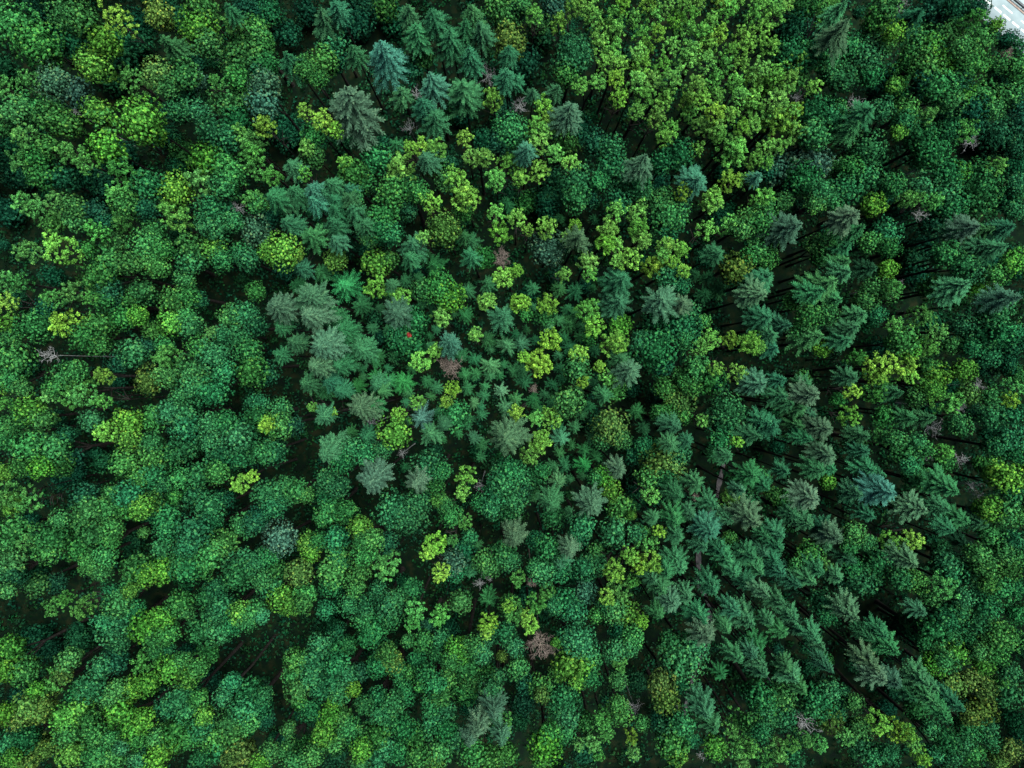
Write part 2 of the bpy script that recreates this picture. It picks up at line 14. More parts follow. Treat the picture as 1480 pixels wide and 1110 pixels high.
(0, 810): """Me 20 70 60;Md 80 90 60;Mg 200 130 60;Md 300 120 50;Mg 40 160 40;Al 310 230 60;Al 360 200 40;Al 460 240 60;Mg 490 30 50;Mg 560 60 60;Me 590 180 60;Mg 640 230 70;Mg 720 110 60;My 700 160 40;My 780 80 60;My 870 60 65;Me 1000 50 80;Me 1080 50 60;Me 1270 80 80;Me 1340 30 50;Me 1440 130 70;Me 560 330 60;Me 620 380 80;Me 640 310 60;Me 640 450 50;Me 730 260 50;Mg 960 230 65;Mg 1000 280 40;My 790 350 80;My 870 300 60;Mg 830 430 60;Mg 900 390 60;Me 1100 200 60;Me 1160 150 60;Me 1190 240 60;Me 1150 290 60;My 1290 280 65;Mg 1360 270 60;Me 1330 330 50;Me 1090 370 80;Me 1180 370 70;Me 1250 340 60;Me 1400 300 40;Al 790 530 70;Mg 830 490 40;Me 900 480 40;My 910 580 70;Mg 970 540 50;My 1010 620 60;Mg 1060 570 60;Mg 1110 500 60;Md 1120 630 60;Md 1000 480 40;Md 180 420 80;Md 260 470 60;My 50 470 70;Mg 150 500 60;My 40 590 60;Mg 130 590 70;Md 420 420 60;Mg 370 530 60;Md 410 370 40;Al 290 640 70;Mo 340 610 50;Me 540 570 60;Md 620 540 60;Md 600 480 40;Mo 170 780 90;Mo 100 850 60;Mo 220 810 60;My 190 690 40;My 20 820 60;Md 100 720 50;Me 490 680 80;Me 430 710 60;My 350 840 70;My 430 800 60;Mg 630 690 60;My 720 680 60;My 790 660 60;My 630 810 80;My 620 890 60;My 710 870 70;My 770 850 60;Mg 580 740 50;Mg 500 930 60;Mg 480 860 60;Mg 360 930 60;Mg 590 950 40;Mg 740 960 50;Me 900 780 60;Me 950 740 70;Me 1020 700 50;Me 1000 800 60;Mg 1060 740 50;My 1090 830 50;Me 1080 890 60;Mg 960 910 80;My 930 970 50;Mg 1020 950 50;Mg 840 940 50;Me 1190 730 50;Me 1240 650 50;Me 1330 710 80;Me 1410 720 50;Me 1310 790 70;Mg 1230 860 70;Mg 1330 860 60;Mg 1150 950 70;Mg 1250 930 70;Me 1180 1010 60;Mo 1290 1030 80;Mo 1230 1060 50;Mg 1440 1020 50;My 1390 1080 50;Me 1080 1060 60;Md 1420 850 50;My 380 1030 70;Mg 500 1060 60;Mg 550 1030 60;Mg 620 1060 60;My 840 1050 70;My 860 1000 50;Me 740 1070 50;Me 650 1000 40;Me 60 980 70;My 60 1060 50;Mo 180 1000 80;Me 140 960 60;Mo 250 1010 50;Mo 140 1080 60""",
(360, 810): """Me 120 60 70;Me 70 100 50;Mo 260 70 60;My 180 200 70;My 230 230 60;Mg 300 180 60;Mg 290 230 50;Me 460 60 60;Me 440 130 60;Mg 580 80 65;Mg 570 150 50;Me 480 10 50;Al 740 50 85;Me 410 260 50;Me 540 240 60;Ay 1020 70 55;Me 1100 50 60;Mg 1290 30 60;Md 820 120 50;Md 40 280 60;Me 620 240 60;Me 690 160 50;Me 740 240 70;Me 790 210 60;Me 870 150 60;Me 620 320 60;Me 680 360 70;Me 760 310 60;Me 640 410 60;Al 890 260 65;Al 880 330 50;Al 1020 290 60;Mg 1130 220 60;Md 1070 360 50;Md 960 350 40;Mg 930 430 60;Mg 850 430 35;Mg 740 500 60;Mo 770 540 60;Me 690 560 60;Me 800 580 50;Me 720 470 50;Me 900 530 50;Mg 860 590 40;Me 1030 420 50;Me 1000 500 50;My 1120 480 70;Mg 1200 460 60;Mg 1170 560 80;Mg 1080 540 50;Me 1250 500 50;Me 1260 420 50;Mg 1270 620 60;Me 1300 680 60;Me 1340 620 40;Mg 1160 700 65;Mg 1180 640 50;Ay 1280 330 60;Ay 1270 380 40;Al 1420 280 60;Me 1370 390 60;Yt 1280 210 60;Ay 1390 240 40;Mg 1440 570 60;Mo 1350 510 30;Ds 1235 130 36;Me 380 450 60;Me 350 540 80;Me 460 470 70;Me 530 450 50;Mg 250 530 60;Mg 230 610 50;Mg 260 690 60;Me 350 620 70;Me 470 560 70;Me 450 640 60;Me 530 620 50;My 560 690 40;Me 390 690 60;Me 490 700 60;Md 470 380 50;Md 590 600 50;Me 330 800 60;Mg 270 760 40;My 430 830 60;My 400 920 60;My 450 770 40;Mg 500 840 60;Mg 540 900 60;Mg 460 970 60;Me 620 770 50;Me 690 740 60;Me 700 820 50;Me 770 760 60;Me 830 720 60;Me 780 860 70;Me 820 660 50;Me 950 610 60;Me 1000 660 60;Mg 1030 720 60;Me 980 770 60;Me 1050 800 60;Me 990 840 60;Mg 1060 630 50;Mg 920 660 40;Mg 620 950 70;Mg 690 930 60;My 600 1010 60;Me 730 990 60;Me 830 900 60;Mg 880 950 70;Me 800 1030 60;Mg 900 1040 60;Me 690 1050 60;Me 960 890 60;Mg 1020 1020 70;Mo 1000 1070 50;Me 1050 900 60;Me 1100 950 60;Mg 600 1090 60;Md 180 960 60;Mg 210 900 40;Mg 300 990 50;Mg 200 1010 60;Mg 250 1080 60;Me 50 720 60;Me 60 780 60;Mg 60 870 70;Mg 340 1040 60;Md 470 1050 60;Cs 1310 820 80;Cs 1220 900 70;Cs 1350 960 60;Cs 1180 970 50;Mg 1200 1030 70;Mg 1280 1060 70;Mg 1380 1030 60;Md 1170 780 50""",
(720, 810): """Al 100 100 50;Dr 180 120 32;Me 240 60 70;Me 330 60 60;Me 460 40 60;Al 620 60 60;Al 720 110 40;Al 640 170 75;Ay 580 190 50;Ay 760 20 70;Al 200 220 60;Al 270 170 50;Me 350 220 80;Me 410 270 60;Mb 470 170 60;Me 300 240 50;Mg 60 240 60;Al 70 290 50;Ay 170 340 50;Ay 150 290 40;Me 40 370 60;Mg 620 270 60;My 700 290 70;Ay 770 320 40;Mg 520 290 40;Me 580 240 50;Dr 225 450 88;Me 100 570 70;Mo 30 500 40;Me 440 430 90;Me 380 410 60;My 370 560 80;My 440 570 70;Mg 320 600 50;Me 490 520 70;Me 500 630 50;My 430 640 50;My 310 440 30;Me 90 460 50;Md 650 390 60;Mg 720 410 60;Al 650 540 50;Me 620 480 60;Me 700 470 50;Mg 640 640 50;Md 730 650 60;Cg 870 150 70;Ct 990 60 70;Cs 930 220 80;Ct 1010 190 60;Cg 860 290 50;Ct 830 100 50;Ct 1140 150 70;Ct 1240 50 70;Ct 1330 130 60;Cs 1430 180 50;Ct 1390 60 50;Cg 1090 310 70;Cs 1110 400 70;Ct 1270 270 60;Ct 1340 320 75;Cg 1220 370 50;Cg 1450 330 40;Me 980 520 125;Me 1060 460 60;Me 920 440 60;Ct 1280 520 60;Cg 1400 500 60;Ck 1340 480 50;Ct 1420 600 50;Yt 1200 610 50;Mo 870 660 70;Mo 900 740 70;Me 1390 720 80;Me 1430 790 50;Me 350 740 90;Me 310 800 50;Me 370 840 60;Mg 220 670 60;Mo 230 720 40;Md 150 660 50;Md 140 760 60;Me 370 930 50;Al 560 830 60;Al 570 910 55;Mg 660 820 60;Al 500 970 50;Al 530 1030 40;Al 430 980 35;Ay 710 940 40;Al 720 1020 45;Mg 470 870 50;Mg 640 770 50;Mg 770 870 40;Ds 730 790 55;My 250 1000 80;Mg 280 930 60;Mg 230 1060 60;Al 30 880 60;Me 50 1030 60;Md 120 860 50;Ct 1110 810 80;Ct 1150 890 60;Ct 1070 750 50;Me 900 900 60;Me 980 870 70;Mg 930 980 80;My 950 1030 60;Me 1020 950 50;Md 860 850 60;Al 1270 840 60;Al 1240 900 50;Al 1330 980 60;Al 1260 1000 50;My 1160 1000 60;Mg 1350 880 60;Me 1400 920 50;Al 1300 1070 40;Al 1420 1050 50;Ds 1085 1045 30""",
(1080, 810): """Ct 110 180 60;Ct 180 60 60;Ct 260 120 60;Cg 380 50 60;Cg 340 110 60;Cg 180 220 60;Ct 60 60 60;Cg 480 90 50;Me 560 30 50;Me 610 110 80;Me 680 70 60;Cs 555 290 75;Me 400 230 80;Me 420 300 50;Ct 20 310 50;Cg 240 300 60;Ct 280 370 60;Cg 190 380 50;Cg 360 420 60;Ct 400 470 40;Cg 130 330 50;Me 820 100 60;Mg 890 110 60;Al 1040 130 70;Mg 980 190 60;Me 1080 60 80;Me 1160 90 60;Cs 880 20 70;Mg 1260 60 60;Mg 1400 60 70;Me 1360 160 70;Mg 1290 130 50;Me 1160 200 50;Me 1240 180 50;Me 1280 250 60;Me 1430 140 50;Me 1070 300 80;Me 1140 270 60;Me 990 370 70;Me 1080 390 70;Mg 1020 490 60;My 1000 550 60;My 1110 490 60;Mg 1060 540 60;Me 1170 430 60;Me 1220 330 60;Mg 1350 390 70;Mg 1410 420 60;Mg 1280 410 50;My 1260 560 50;Mg 1330 490 60;Mg 1240 490 50;Me 1440 290 50;Me 950 450 40;Ct 930 270 50;Md 880 400 40;Md 820 360 60;Me 870 320 50;Cg 720 390 60;Cg 770 470 75;Cg 660 410 50;Cs 670 560 70;Cs 710 620 80;Cs 790 650 60;Cg 930 640 70;Cg 1000 680 50;Mo 1100 660 60;Mo 1200 640 60;Mo 1270 680 60;Al 1340 620 50;Md 580 540 60;Ct 80 540 60;Ct 100 620 50;Ct 30 500 50;Cg 240 620 70;Cg 290 690 45;Cg 200 560 50;Ct 440 580 50;Mg 420 530 40;Md 330 580 50;Mg 180 730 70;Mg 100 760 60;Me 190 850 70;Me 40 700 60;Me 130 840 50;Me 380 740 90;Me 440 690 60;Me 350 800 60;Mo 440 850 70;Me 490 810 40;Ds 310 870 78;Al 380 980 50;Al 300 950 45;Mg 570 760 50;Md 520 740 50;Al 160 1010 60;Al 80 1050 50;Me 240 1040 60;Me 50 920 60;Al 240 980 40;Me 90 880 50;Ay 700 860 60;Ay 790 900 60;Ay 860 920 45;Mg 600 900 60;Me 600 970 70;Me 670 1040 60;Al 520 940 50;Me 760 1030 50;Ay 920 1040 50;Al 880 970 50;Ct 870 730 60;Cg 1000 760 70;Cg 1060 840 60;Ct 1120 770 70;Mo 1250 790 70;Mo 1190 830 50;Mg 900 800 60;Md 740 790 50;Me 1270 880 60;Me 1180 900 60;Me 1390 700 80;Md 1420 850 60;Me 1400 600 60;Me 1300 960 50;Me 1060 960 60;Me 1150 970 60;Me 980 900 50;Mg 1200 1030 60;Mo 1400 1010 60;Mo 1340 1060 50;Me 1090 1050 50;Me 1000 1030 40;Md 1450 930 50""",
}
GAPS = [(1073, 35, 14), (955, 22, 10), (862, 95, 10), (975, 172, 16), (1028, 215, 14)]
LIGHT_STAND = [(848, 40), (872, 0), (1120, 0), (1140, 60), (1150, 130), (1130, 200), (1075, 215), (1010, 190), (930, 185), (870, 150)]
import bpy, math
import numpy as np

rng = np.random.default_rng(7)
PI = math.pi
scene = bpy.context.scene
col = scene.collection

# ------------------------------------------------------------------ camera geometry
CAM_H = 130.0
FOCAL = 24.0
FPX = 1480 * FOCAL / 36.0
TILT = math.radians(-1.4)


def at(px, py, z):
    """Where the ray through photograph pixel (px, py) meets the level z."""
    dx, dy = (px - 740) / FPX, -(py - 555) / FPX
    wy = dy * math.cos(TILT) + math.sin(TILT)
    wz = dy * math.sin(TILT) - math.cos(TILT)
    k = (CAM_H - z) / -wz
    return np.array([dx * k, wy * k, z])


def project(p):
    x, y, z = p[0], p[1], p[2] - CAM_H
    cy = y * math.cos(TILT) + z * math.sin(TILT)
    cz = -y * math.sin(TILT) + z * math.cos(TILT)
    return 740 + FPX * x / -cz, 555 - FPX * cy / -cz


def ground_z(x, y):
    return 0.9 * np.sin(x * 0.045 + 0.6) * np.cos(y * 0.038 - 0.4) + 0.35 * np.sin(x * 0.13 + y * 0.11)


# ------------------------------------------------------------------ materials
def new_mat(name):
    m = bpy.data.materials.new(name)
    m.use_nodes = True
    nt = m.node_tree
    nt.nodes.clear()
    out = nt.nodes.new('ShaderNodeOutputMaterial')
    return m, nt, out


def foliage_material(name, from_mesh=False, warm=0.5, transl=0.12, spread=1.0):
    m, nt, out = new_mat(name)
    N, L = nt.nodes, nt.links
    leaf = N.new('ShaderNodeAttribute')
    leaf.attribute_name = 'leaf'
    if from_mesh:
        tint = N.new('ShaderNodeAttribute')
        tint.attribute_name = 'tint'
        base = tint.outputs['Color']
    else:
        oi = N.new('ShaderNodeObjectInfo')
        base = oi.outputs['Color']
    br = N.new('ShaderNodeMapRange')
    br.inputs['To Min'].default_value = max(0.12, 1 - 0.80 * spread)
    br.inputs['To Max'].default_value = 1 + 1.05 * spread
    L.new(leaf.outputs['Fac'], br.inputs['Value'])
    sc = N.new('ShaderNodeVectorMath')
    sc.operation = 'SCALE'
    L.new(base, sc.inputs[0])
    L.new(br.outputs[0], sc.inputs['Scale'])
    # the freshest leaves of every crown are yellower
    wm = N.new('ShaderNodeMapRange')
    wm.inputs['From Min'].default_value = 0.66
    wm.inputs['From Max'].default_value = 1.0
    wm.inputs['To Max'].default_value = warm
    L.new(leaf.outputs['Fac'], wm.inputs['Value'])
    fresh = N.new('ShaderNodeVectorMath')
    fresh.operation = 'MULTIPLY'
    fresh.inputs[1].default_value = (4.0, 1.55, 0.75)
    L.new(base, fresh.inputs[0])
    mx = N.new('ShaderNodeMix')
    mx.data_type = 'RGBA'
    L.new(wm.outputs[0], mx.inputs['Factor'])
    L.new(sc.outputs[0], mx.inputs['A'])
    L.new(fresh.outputs[0], mx.inputs['B'])
    bs = N.new('ShaderNodeBsdfDiffuse')
    L.new(mx.outputs['Result'], bs.inputs['Color'])
    tr = N.new('ShaderNodeBsdfTranslucent')
    L.new(mx.outputs['Result'], tr.inputs['Color'])
    mix = N.new('ShaderNodeMixShader')
    mix.inputs[0].default_value = transl
    L.new(bs.outputs[0], mix.inputs[1])
    L.new(tr.outputs[0], mix.inputs[2])
    L.new(mix.outputs[0], out.inputs['Surface'])
    return m


def noise_material(name, c1, c2, scale, rough=0.9, detail=6.0, c3=None, spec=0.03):
    m, nt, out = new_mat(name)
    N, L = nt.nodes, nt.links
    tc = N.new('ShaderNodeTexCoord')
    no = N.new('ShaderNodeTexNoise')
    no.inputs['Scale'].default_value = scale
    no.inputs['Detail'].default_value = detail
    L.new(tc.outputs['Object'], no.inputs['Vector'])
    cr = N.new('ShaderNodeValToRGB')
    cr.color_ramp.elements[0].position = 0.35
    cr.color_ramp.elements[0].color = (*c1, 1)
    cr.color_ramp.elements[1].position = 0.68
    cr.color_ramp.elements[1].color = (*c2, 1)
    if c3:
        e = cr.color_ramp.elements.new(0.5)
        e.color = (*c3, 1)
    L.new(no.outputs['Fac'], cr.inputs['Fac'])
    bs = N.new('ShaderNodeBsdfPrincipled')
    bs.inputs['Roughness'].default_value = rough
    bs.inputs['Specular IOR Level'].default_value = spec
    L.new(cr.outputs['Color'], bs.inputs['Base Color'])
    bp = N.new('ShaderNodeBump')
    bp.inputs['Strength'].default_value = 0.3
    L.new(no.outputs['Fac'], bp.inputs['Height'])
    L.new(bp.outputs[0], bs.inputs['Normal'])
    L.new(bs.outputs[0], out.inputs['Surface'])
    return m


M_LEAF = foliage_material('broad_leaves', warm=0.6, spread=1.1, transl=0.04)
M_LOOSE = foliage_material('light_leaves', warm=0.3, transl=0.10, spread=1.0)
M_NEEDLE = foliage_material('needles', warm=0.18, transl=0.03, spread=0.75)
M_MIXED = foliage_material('mixed_leaves', from_mesh=True, warm=0.4)
M_BARK = noise_material('bark', (0.006, 0.006, 0.006), (0.020, 0.019, 0.017), 3.0)
M_SILVER = noise_material('weathered_wood', (0.085, 0.092, 0.095), (0.22, 0.235, 0.24), 2.0, 0.7)
M_RUST = noise_material('dry_brown_wood', (0.05, 0.042, 0.036), (0.15, 0.125, 0.11), 2.0, 0.8)
M_FLOOR = noise_material('forest_floor', (0.002, 0.004, 0.003), (0.006, 0.008, 0.004), 0.7, 1.0, 8.0, (0.002, 0.006, 0.003), 0.0)  # near-black base colour: shade of the gaps is painted into the floor
M_PATH = noise_material('trodden_earth', (0.02, 0.021, 0.024), (0.05, 0.048, 0.05), 1.3, 0.95)
M_ROAD = noise_material('pale_concrete', (0.13, 0.175, 0.19), (0.20, 0.25, 0.265), 0.35, 0.85, 8.0)
M_PAINT = noise_material('road_paint', (0.3, 0.34, 0.34), (0.62, 0.64, 0.63), 4.0, 0.6)
M_KERB = noise_material('kerb_stone', (0.22, 0.17, 0.145), (0.30, 0.25, 0.22), 3.0, 0.85)
M_STEEL = noise_material('barrier_steel', (0.05, 0.06, 0.065), (0.09, 0.1, 0.105), 5.0, 0.45)
M_VERGE = noise_material('verge_soil', (0.03, 0.035, 0.02), (0.09, 0.09, 0.05), 0.8, 1.0)

# base colours (reflectance) of the crowns
TONES = {
    'Mg': (0.015, 0.074, 0.020), 'Me': (0.010, 0.064, 0.024), 'Md': (0.005, 0.036, 0.018),
    'My': (0.026, 0.102, 0.016), 'Mo': (0.028, 0.072, 0.017), 'Mb': (0.018, 0.060, 0.038),
    'Al': (0.044, 0.138, 0.026), 'Ay': (0.052, 0.142, 0.020), 'Am': (0.025, 0.100, 0.023),
    'Ct': (0.010, 0.045, 0.021), 'Cs': (0.018, 0.046, 0.026), 'Cg': (0.011, 0.050, 0.020),
    'Cb': (0.014, 0.056, 0.038), 'Ck': (0.006, 0.030, 0.015),
    'Yt': (0.011, 0.056, 0.021), 'Yg': (0.012, 0.080, 0.024), 'Ys': (0.022, 0.076, 0.034), 'Yb': (0.024, 0.082, 0.062),
}


# ------------------------------------------------------------------ mesh helpers
def mk_mesh(name, verts, faces, attrs=None, tint=None, smooth=False):
    verts = np.asarray(verts, dtype=np.float32)
    faces = np.asarray(faces, dtype=np.int32)
    me = bpy.data.meshes.new(name)
    n, k = faces.shape
    me.vertices.add(len(verts))
    me.vertices.foreach_set('co', verts.ravel())
    me.loops.add(n * k)
    me.loops.foreach_set('vertex_index', faces.ravel())
    me.polygons.add(n)
    me.polygons.foreach_set('loop_start', np.arange(0, n * k, k, dtype=np.int32))
    me.polygons.foreach_set('loop_total', np.full(n, k, dtype=np.int32))
    if smooth:
        me.polygons.foreach_set('use_smooth', np.ones(n, dtype=bool))
    if attrs is not None:
        a = me.attributes.new('leaf', 'FLOAT', 'FACE')
        a.data.foreach_set('value', np.asarray(attrs, dtype=np.float32))
    if tint is not None:
        a = me.attributes.new('tint', 'FLOAT_COLOR', 'FACE')
        t = np.ones((n, 4), dtype=np.float32)
        t[:, :3] = tint
        a.data.foreach_set('color', t.ravel())
    me.update(calc_edges=True)
    return me


def unit(v):
    return v / np.maximum(np.linalg.norm(v, axis=-1, keepdims=True), 1e-9)


def leaf_quads(c, n, size, aspect=0.75, up_bias=0.0):
    """Lozenge leaves at c (k,3) facing n (k,3)."""
    k = len(c)
    n = unit(n + np.array([0, 0, up_bias]))
    r = unit(rng.normal(size=(k, 3)))
    u = unit(np.cross(n, r))
    v = np.cross(n, u)
    s = (size * rng.uniform(0.65, 1.3, k))[:, None] if np.isscalar(size) else size[:, None]
    u, v = u * s * 0.5, v * s * 0.5 * aspect
    bend = n * s * 0.10
    verts = np.stack([c + u - bend, c + v + bend, c - u - bend, c - v + bend], axis=1).reshape(-1, 3)
    faces = np.arange(4 * k).reshape(-1, 4)
    return verts, faces


def join(parts):
    vs, fs, ats, o = [], [], [], 0
    for v, f, a in parts:
        vs.append(v)
        fs.append(f + o)
        ats.append(a)
        o += len(v)
    return np.concatenate(vs), np.concatenate(fs), np.concatenate(ats)


def tube(points, radii, sides=6):
    """Tapered limb along a polyline; quads only, the end pinched to a ring."""
    P = np.asarray(points, float)
    R = np.asarray(radii, float)
    d = unit(np.gradient(P, axis=0))
    ref = np.array([1.0, 0, 0]) if abs(d[0][0]) < 0.8 else np.array([0, 1.0, 0])
    u = unit(np.cross(d, ref))
    w = np.cross(d, u)
    a = np.arange(sides) * 2 * PI / sides
    ring = P[:, None, :] + R[:, None, None] * (np.cos(a)[None, :, None] * u[:, None, :] + np.sin(a)[None, :, None] * w[:, None, :])
    v = ring.reshape(-1, 3)
    f = []
    for i in range(len(P) - 1):
        for j in range(sides):
            k = (j + 1) % sides
            f.append((i * sides + j, i * sides + k, (i + 1) * sides + k, (i + 1) * sides + j))
    return v, np.array(f, int)


def join2(parts):
    vs, fs, o = [], [], 0
    for v, f in parts:
        vs.append(v)
        fs.append(f + o)
        o += len(v)
    return np.concatenate(vs), np.concatenate(fs)


def fib(n, zmin=-1.0):
    i = np.arange(n) + 0.5
    z = 1 - (1 - zmin) * i / n
    ph = i * PI * (3 - math.sqrt(5)) + rng.uniform(0, 6.3)
    r = np.sqrt(np.maximum(0, 1 - z * z))
    return np.stack([r * np.cos(ph), r * np.sin(ph), z], 1)


# ------------------------------------------------------------------ foliage prototypes (radius 1)
def bough_proto(n_clump, leaf, per=11, bump=0.17):
    """A deep dome of leaf rosettes: a cauliflower-like bough of a big broadleaf crown."""
    d = fib(n_clump, -0.95)
    d = unit(d + rng.normal(0, 0.09, d.shape))
    # uneven outline: low-frequency bulges
    ks = unit(rng.normal(size=(6, 3)))
    bul = sum(np.cos(6.0 * (d @ k) + rng.uniform(0, 6)) for k in ks) / 6
    tone_field = sum(np.cos(3.4 * (d @ k[::-1]) + rng.uniform(0, 6)) for k in ks[:4]) / 4
    rad = 1.0 + 0.32 * bul + rng.normal(0, 0.09, n_clump)
    rad[rng.random(n_clump) < 0.14] *= 0.76
    sh = np.where(d[:, 2:3] > 0, np.array([[1, 1, 0.92]]), np.array([[1, 1, 1.45]]))
    c = d * sh * rad[:, None]
    c[:, :2] *= (1 - 0.40 * np.clip(-c[:, 2:3], 0, 1.6))
    keep = rng.random(n_clump) > 0.05
    c, d, tone_field = c[keep], d[keep], tone_field[keep]
    clump_tone = rng.normal(0, 0.20, len(c)) + 0.18 * tone_field
    big = rng.uniform(0.65, 1.4, len(c))
    C = np.repeat(c, per, 0)
    D = np.repeat(d, per, 0)
    B = np.repeat(big, per)[:, None]
    o = unit(rng.normal(size=C.shape) + D * 0.7)
    pos = C + o * bump * B * rng.uniform(0.45, 1.05, (len(C), 1))
    nrm = unit(o * 0.55 + D * 1.0 + rng.normal(0, 0.22, C.shape))
    v, f = leaf_quads(pos, nrm, leaf * B[:, 0] ** 0.5 * rng.uniform(0.65, 1.3, len(C)), 0.8, 0.08)
    a = np.clip(rng.beta(2.4, 3.0, len(C)) + np.repeat(clump_tone, per), 0, 1)
    # inner leaves close the crown; darker leaf values paint shade between clumps
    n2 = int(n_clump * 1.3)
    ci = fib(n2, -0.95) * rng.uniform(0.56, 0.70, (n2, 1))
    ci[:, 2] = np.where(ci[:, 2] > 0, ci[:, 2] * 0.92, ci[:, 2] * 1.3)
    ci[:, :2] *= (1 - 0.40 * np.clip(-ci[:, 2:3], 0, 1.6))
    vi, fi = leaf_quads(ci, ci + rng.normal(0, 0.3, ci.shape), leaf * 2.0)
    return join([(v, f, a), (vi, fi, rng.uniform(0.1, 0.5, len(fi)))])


def loose_proto(n_sub, leaf, per):
    """A light, open crown: small sprays with gaps between them."""
    d = fib(n_sub, -0.8)
    d = unit(d + rng.normal(0, 0.28, d.shape))
    rad = rng.uniform(0.5, 1.1, n_sub)
    c = d * rad[:, None] * np.array([0.82, 0.82, 1.5])
    c = np.concatenate([c, rng.normal(0, 0.25, (n_sub // 4, 3)) + np.array([0, 0, 0.9])])
    parts = []
    for p in c:
        tone = rng.normal(0, 0.16)
        r = rng.uniform(0.09, 0.22)
        o = unit(rng.normal(size=(per, 3)) + np.array([0, 0, 0.35]))
        pos = p + o * r * rng.uniform(0.35, 1.0, (per, 1)) * np.array([1, 1, 0.85])
        v, f = leaf_quads(pos, o + rng.normal(0, 0.5, o.shape), leaf, 0.8, 0.5)
        parts.append((v, f, np.clip(rng.beta(2, 2.9, per) + tone, 0, 1)))
    return join(parts)


def conifer_proto(whorls, length, per_whorl, power, droop, spray, gap=0.0, width=0.105):
    """Whorls of branches with flat needle sprays; tip at z = 0, radius 1 at the skirt."""
    parts = []
    C, U, W, A = [], [], [], []
    lop = rng.uniform(0, 6.3)
    for i in range(whorls):
        t = (i + 0.45) / whorls
        z = -length * t
        nb = max(4, int(round(per_whorl * (0.55 + 0.6 * t))))
        ph0 = rng.uniform(0, 6.3)
        for b in range(nb):
            if rng.random() < gap:
                continue
            ph = ph0 + (b + rng.uniform(-0.28, 0.28)) * 2 * PI / nb
            rr = (t ** power) * rng.uniform(0.62, 1.12) * (1 + 0.14 * math.cos(ph - lop))
            rr = max(rr, 0.10)
            out = np.array([math.cos(ph), math.sin(ph), 0])
            side = np.array([-out[1], out[0], 0])
            zz = z + rng.uniform(-0.06, 0.06) * length / whorls * 4
            ns = max(3, int(spray * rr + 2))
            lift = rng.uniform(0.12, 0.3) * (1 - 0.5 * t)
            tone = rng.normal(0, 0.1)
            for s in np.linspace(0.12, 1.0, ns):
                dz = lift * rr * s - droop * rr * s ** 1.8 + 0.16 * droop * rr * max(0, s - 0.75)
                p = out * rr * s + np.array([0, 0, zz + dz])
                slope = np.array([0, 0, lift - droop * 1.8 * s ** 0.8])
                fw = unit(out + slope * 0.9)
                tl = (0.235 * rr + 0.045) * (1.15 - 0.75 * s) * rng.uniform(0.8, 1.2)
                if s == 1.0:
                    C.append(p + fw * tl * 0.15); U.append(fw * max(tl * 0.5, 0.05)); W.append(side * width * 0.38)
                    A.append(rng.uniform(0.45, 0.95) + tone)
                    continue
                for sg in (-1, 1):
                    dr = unit(fw * 0.75 + side * sg * rng.uniform(0.6, 1.0) + np.array([0, 0, rng.uniform(-0.25, 0.05)]))
                    c = p + dr * tl * 0.5
                    C.append(c); U.append(dr * tl * 0.55)
                    wv = unit(np.cross(dr, np.array([0, 0, 1.0]) + rng.normal(0, 0.3, 3)))
                    W.append(wv * width * 0.5 * rng.uniform(0.7, 1.2))
                    A.append(rng.beta(2, 2) * 0.85 + tone)
                C.append(p); U.append(fw * rr / ns * 0.75); W.append(side * width * 0.4)
                A.append(rng.uniform(0.3, 0.8) + tone)
    # leader shoot
    C.append(np.array([0, 0, 0.02])); U.append(np.array([0.0, 0.02, 0.12])); W.append(np.array([0.05, 0, 0])); A.append(0.8)
    C.append(np.array([0, 0, 0.02])); U.append(np.array([0.02, 0.0, 0.12])); W.append(np.array([0, 0.05, 0])); A.append(0.8)
    C, U, W = map(np.array, (C, U, W))
    v = np.stack([C + U, C + W, C - U, C - W], 1).reshape(-1, 3)
    return v, np.arange(len(v)).reshape(-1, 4), np.clip(np.array(A), 0, 1)


def proto_set(name, make, n):
    out = []
    for i in range(n):
        v, f, a = make()
        out.append((mk_mesh(name, v, f, a), v, f, a))
    return out


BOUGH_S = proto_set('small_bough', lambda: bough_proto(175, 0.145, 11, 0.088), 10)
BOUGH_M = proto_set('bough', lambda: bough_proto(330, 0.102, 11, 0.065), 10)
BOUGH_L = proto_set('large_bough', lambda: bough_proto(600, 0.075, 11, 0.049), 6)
LOOSE = proto_set('open_crown', lambda: loose_proto(int(rng.integers(42, 56)), 0.105, 34), 9)
SPRUCE = proto_set('conifer_crown', lambda: conifer_proto(int(rng.integers(9, 13)), rng.uniform(1.8, 2.3), int(rng.integers(8, 12)), rng.uniform(0.62, 0.8), rng.uniform(0.4, 0.65), 7, rng.uniform(0.04, 0.14), 0.105), 16)
FIR = proto_set('wide_conifer_crown', lambda: conifer_proto(int(rng.integers(11, 15)), rng.uniform(1.9, 2.3), int(rng.integers(10, 13)), rng.uniform(0.62, 0.76), rng.uniform(0.35, 0.5), 10, rng.uniform(0.04, 0.12), 0.072), 9)
SAPLING = proto_set('young_conifer_crown', lambda: conifer_proto(int(rng.integers(6, 9)), rng.uniform(1.8, 2.3), int(rng.integers(9, 13)), rng.uniform(0.55, 0.8), rng.uniform(0.15, 0.4), 8, rng.uniform(0.06, 0.2), 0.062), 14)


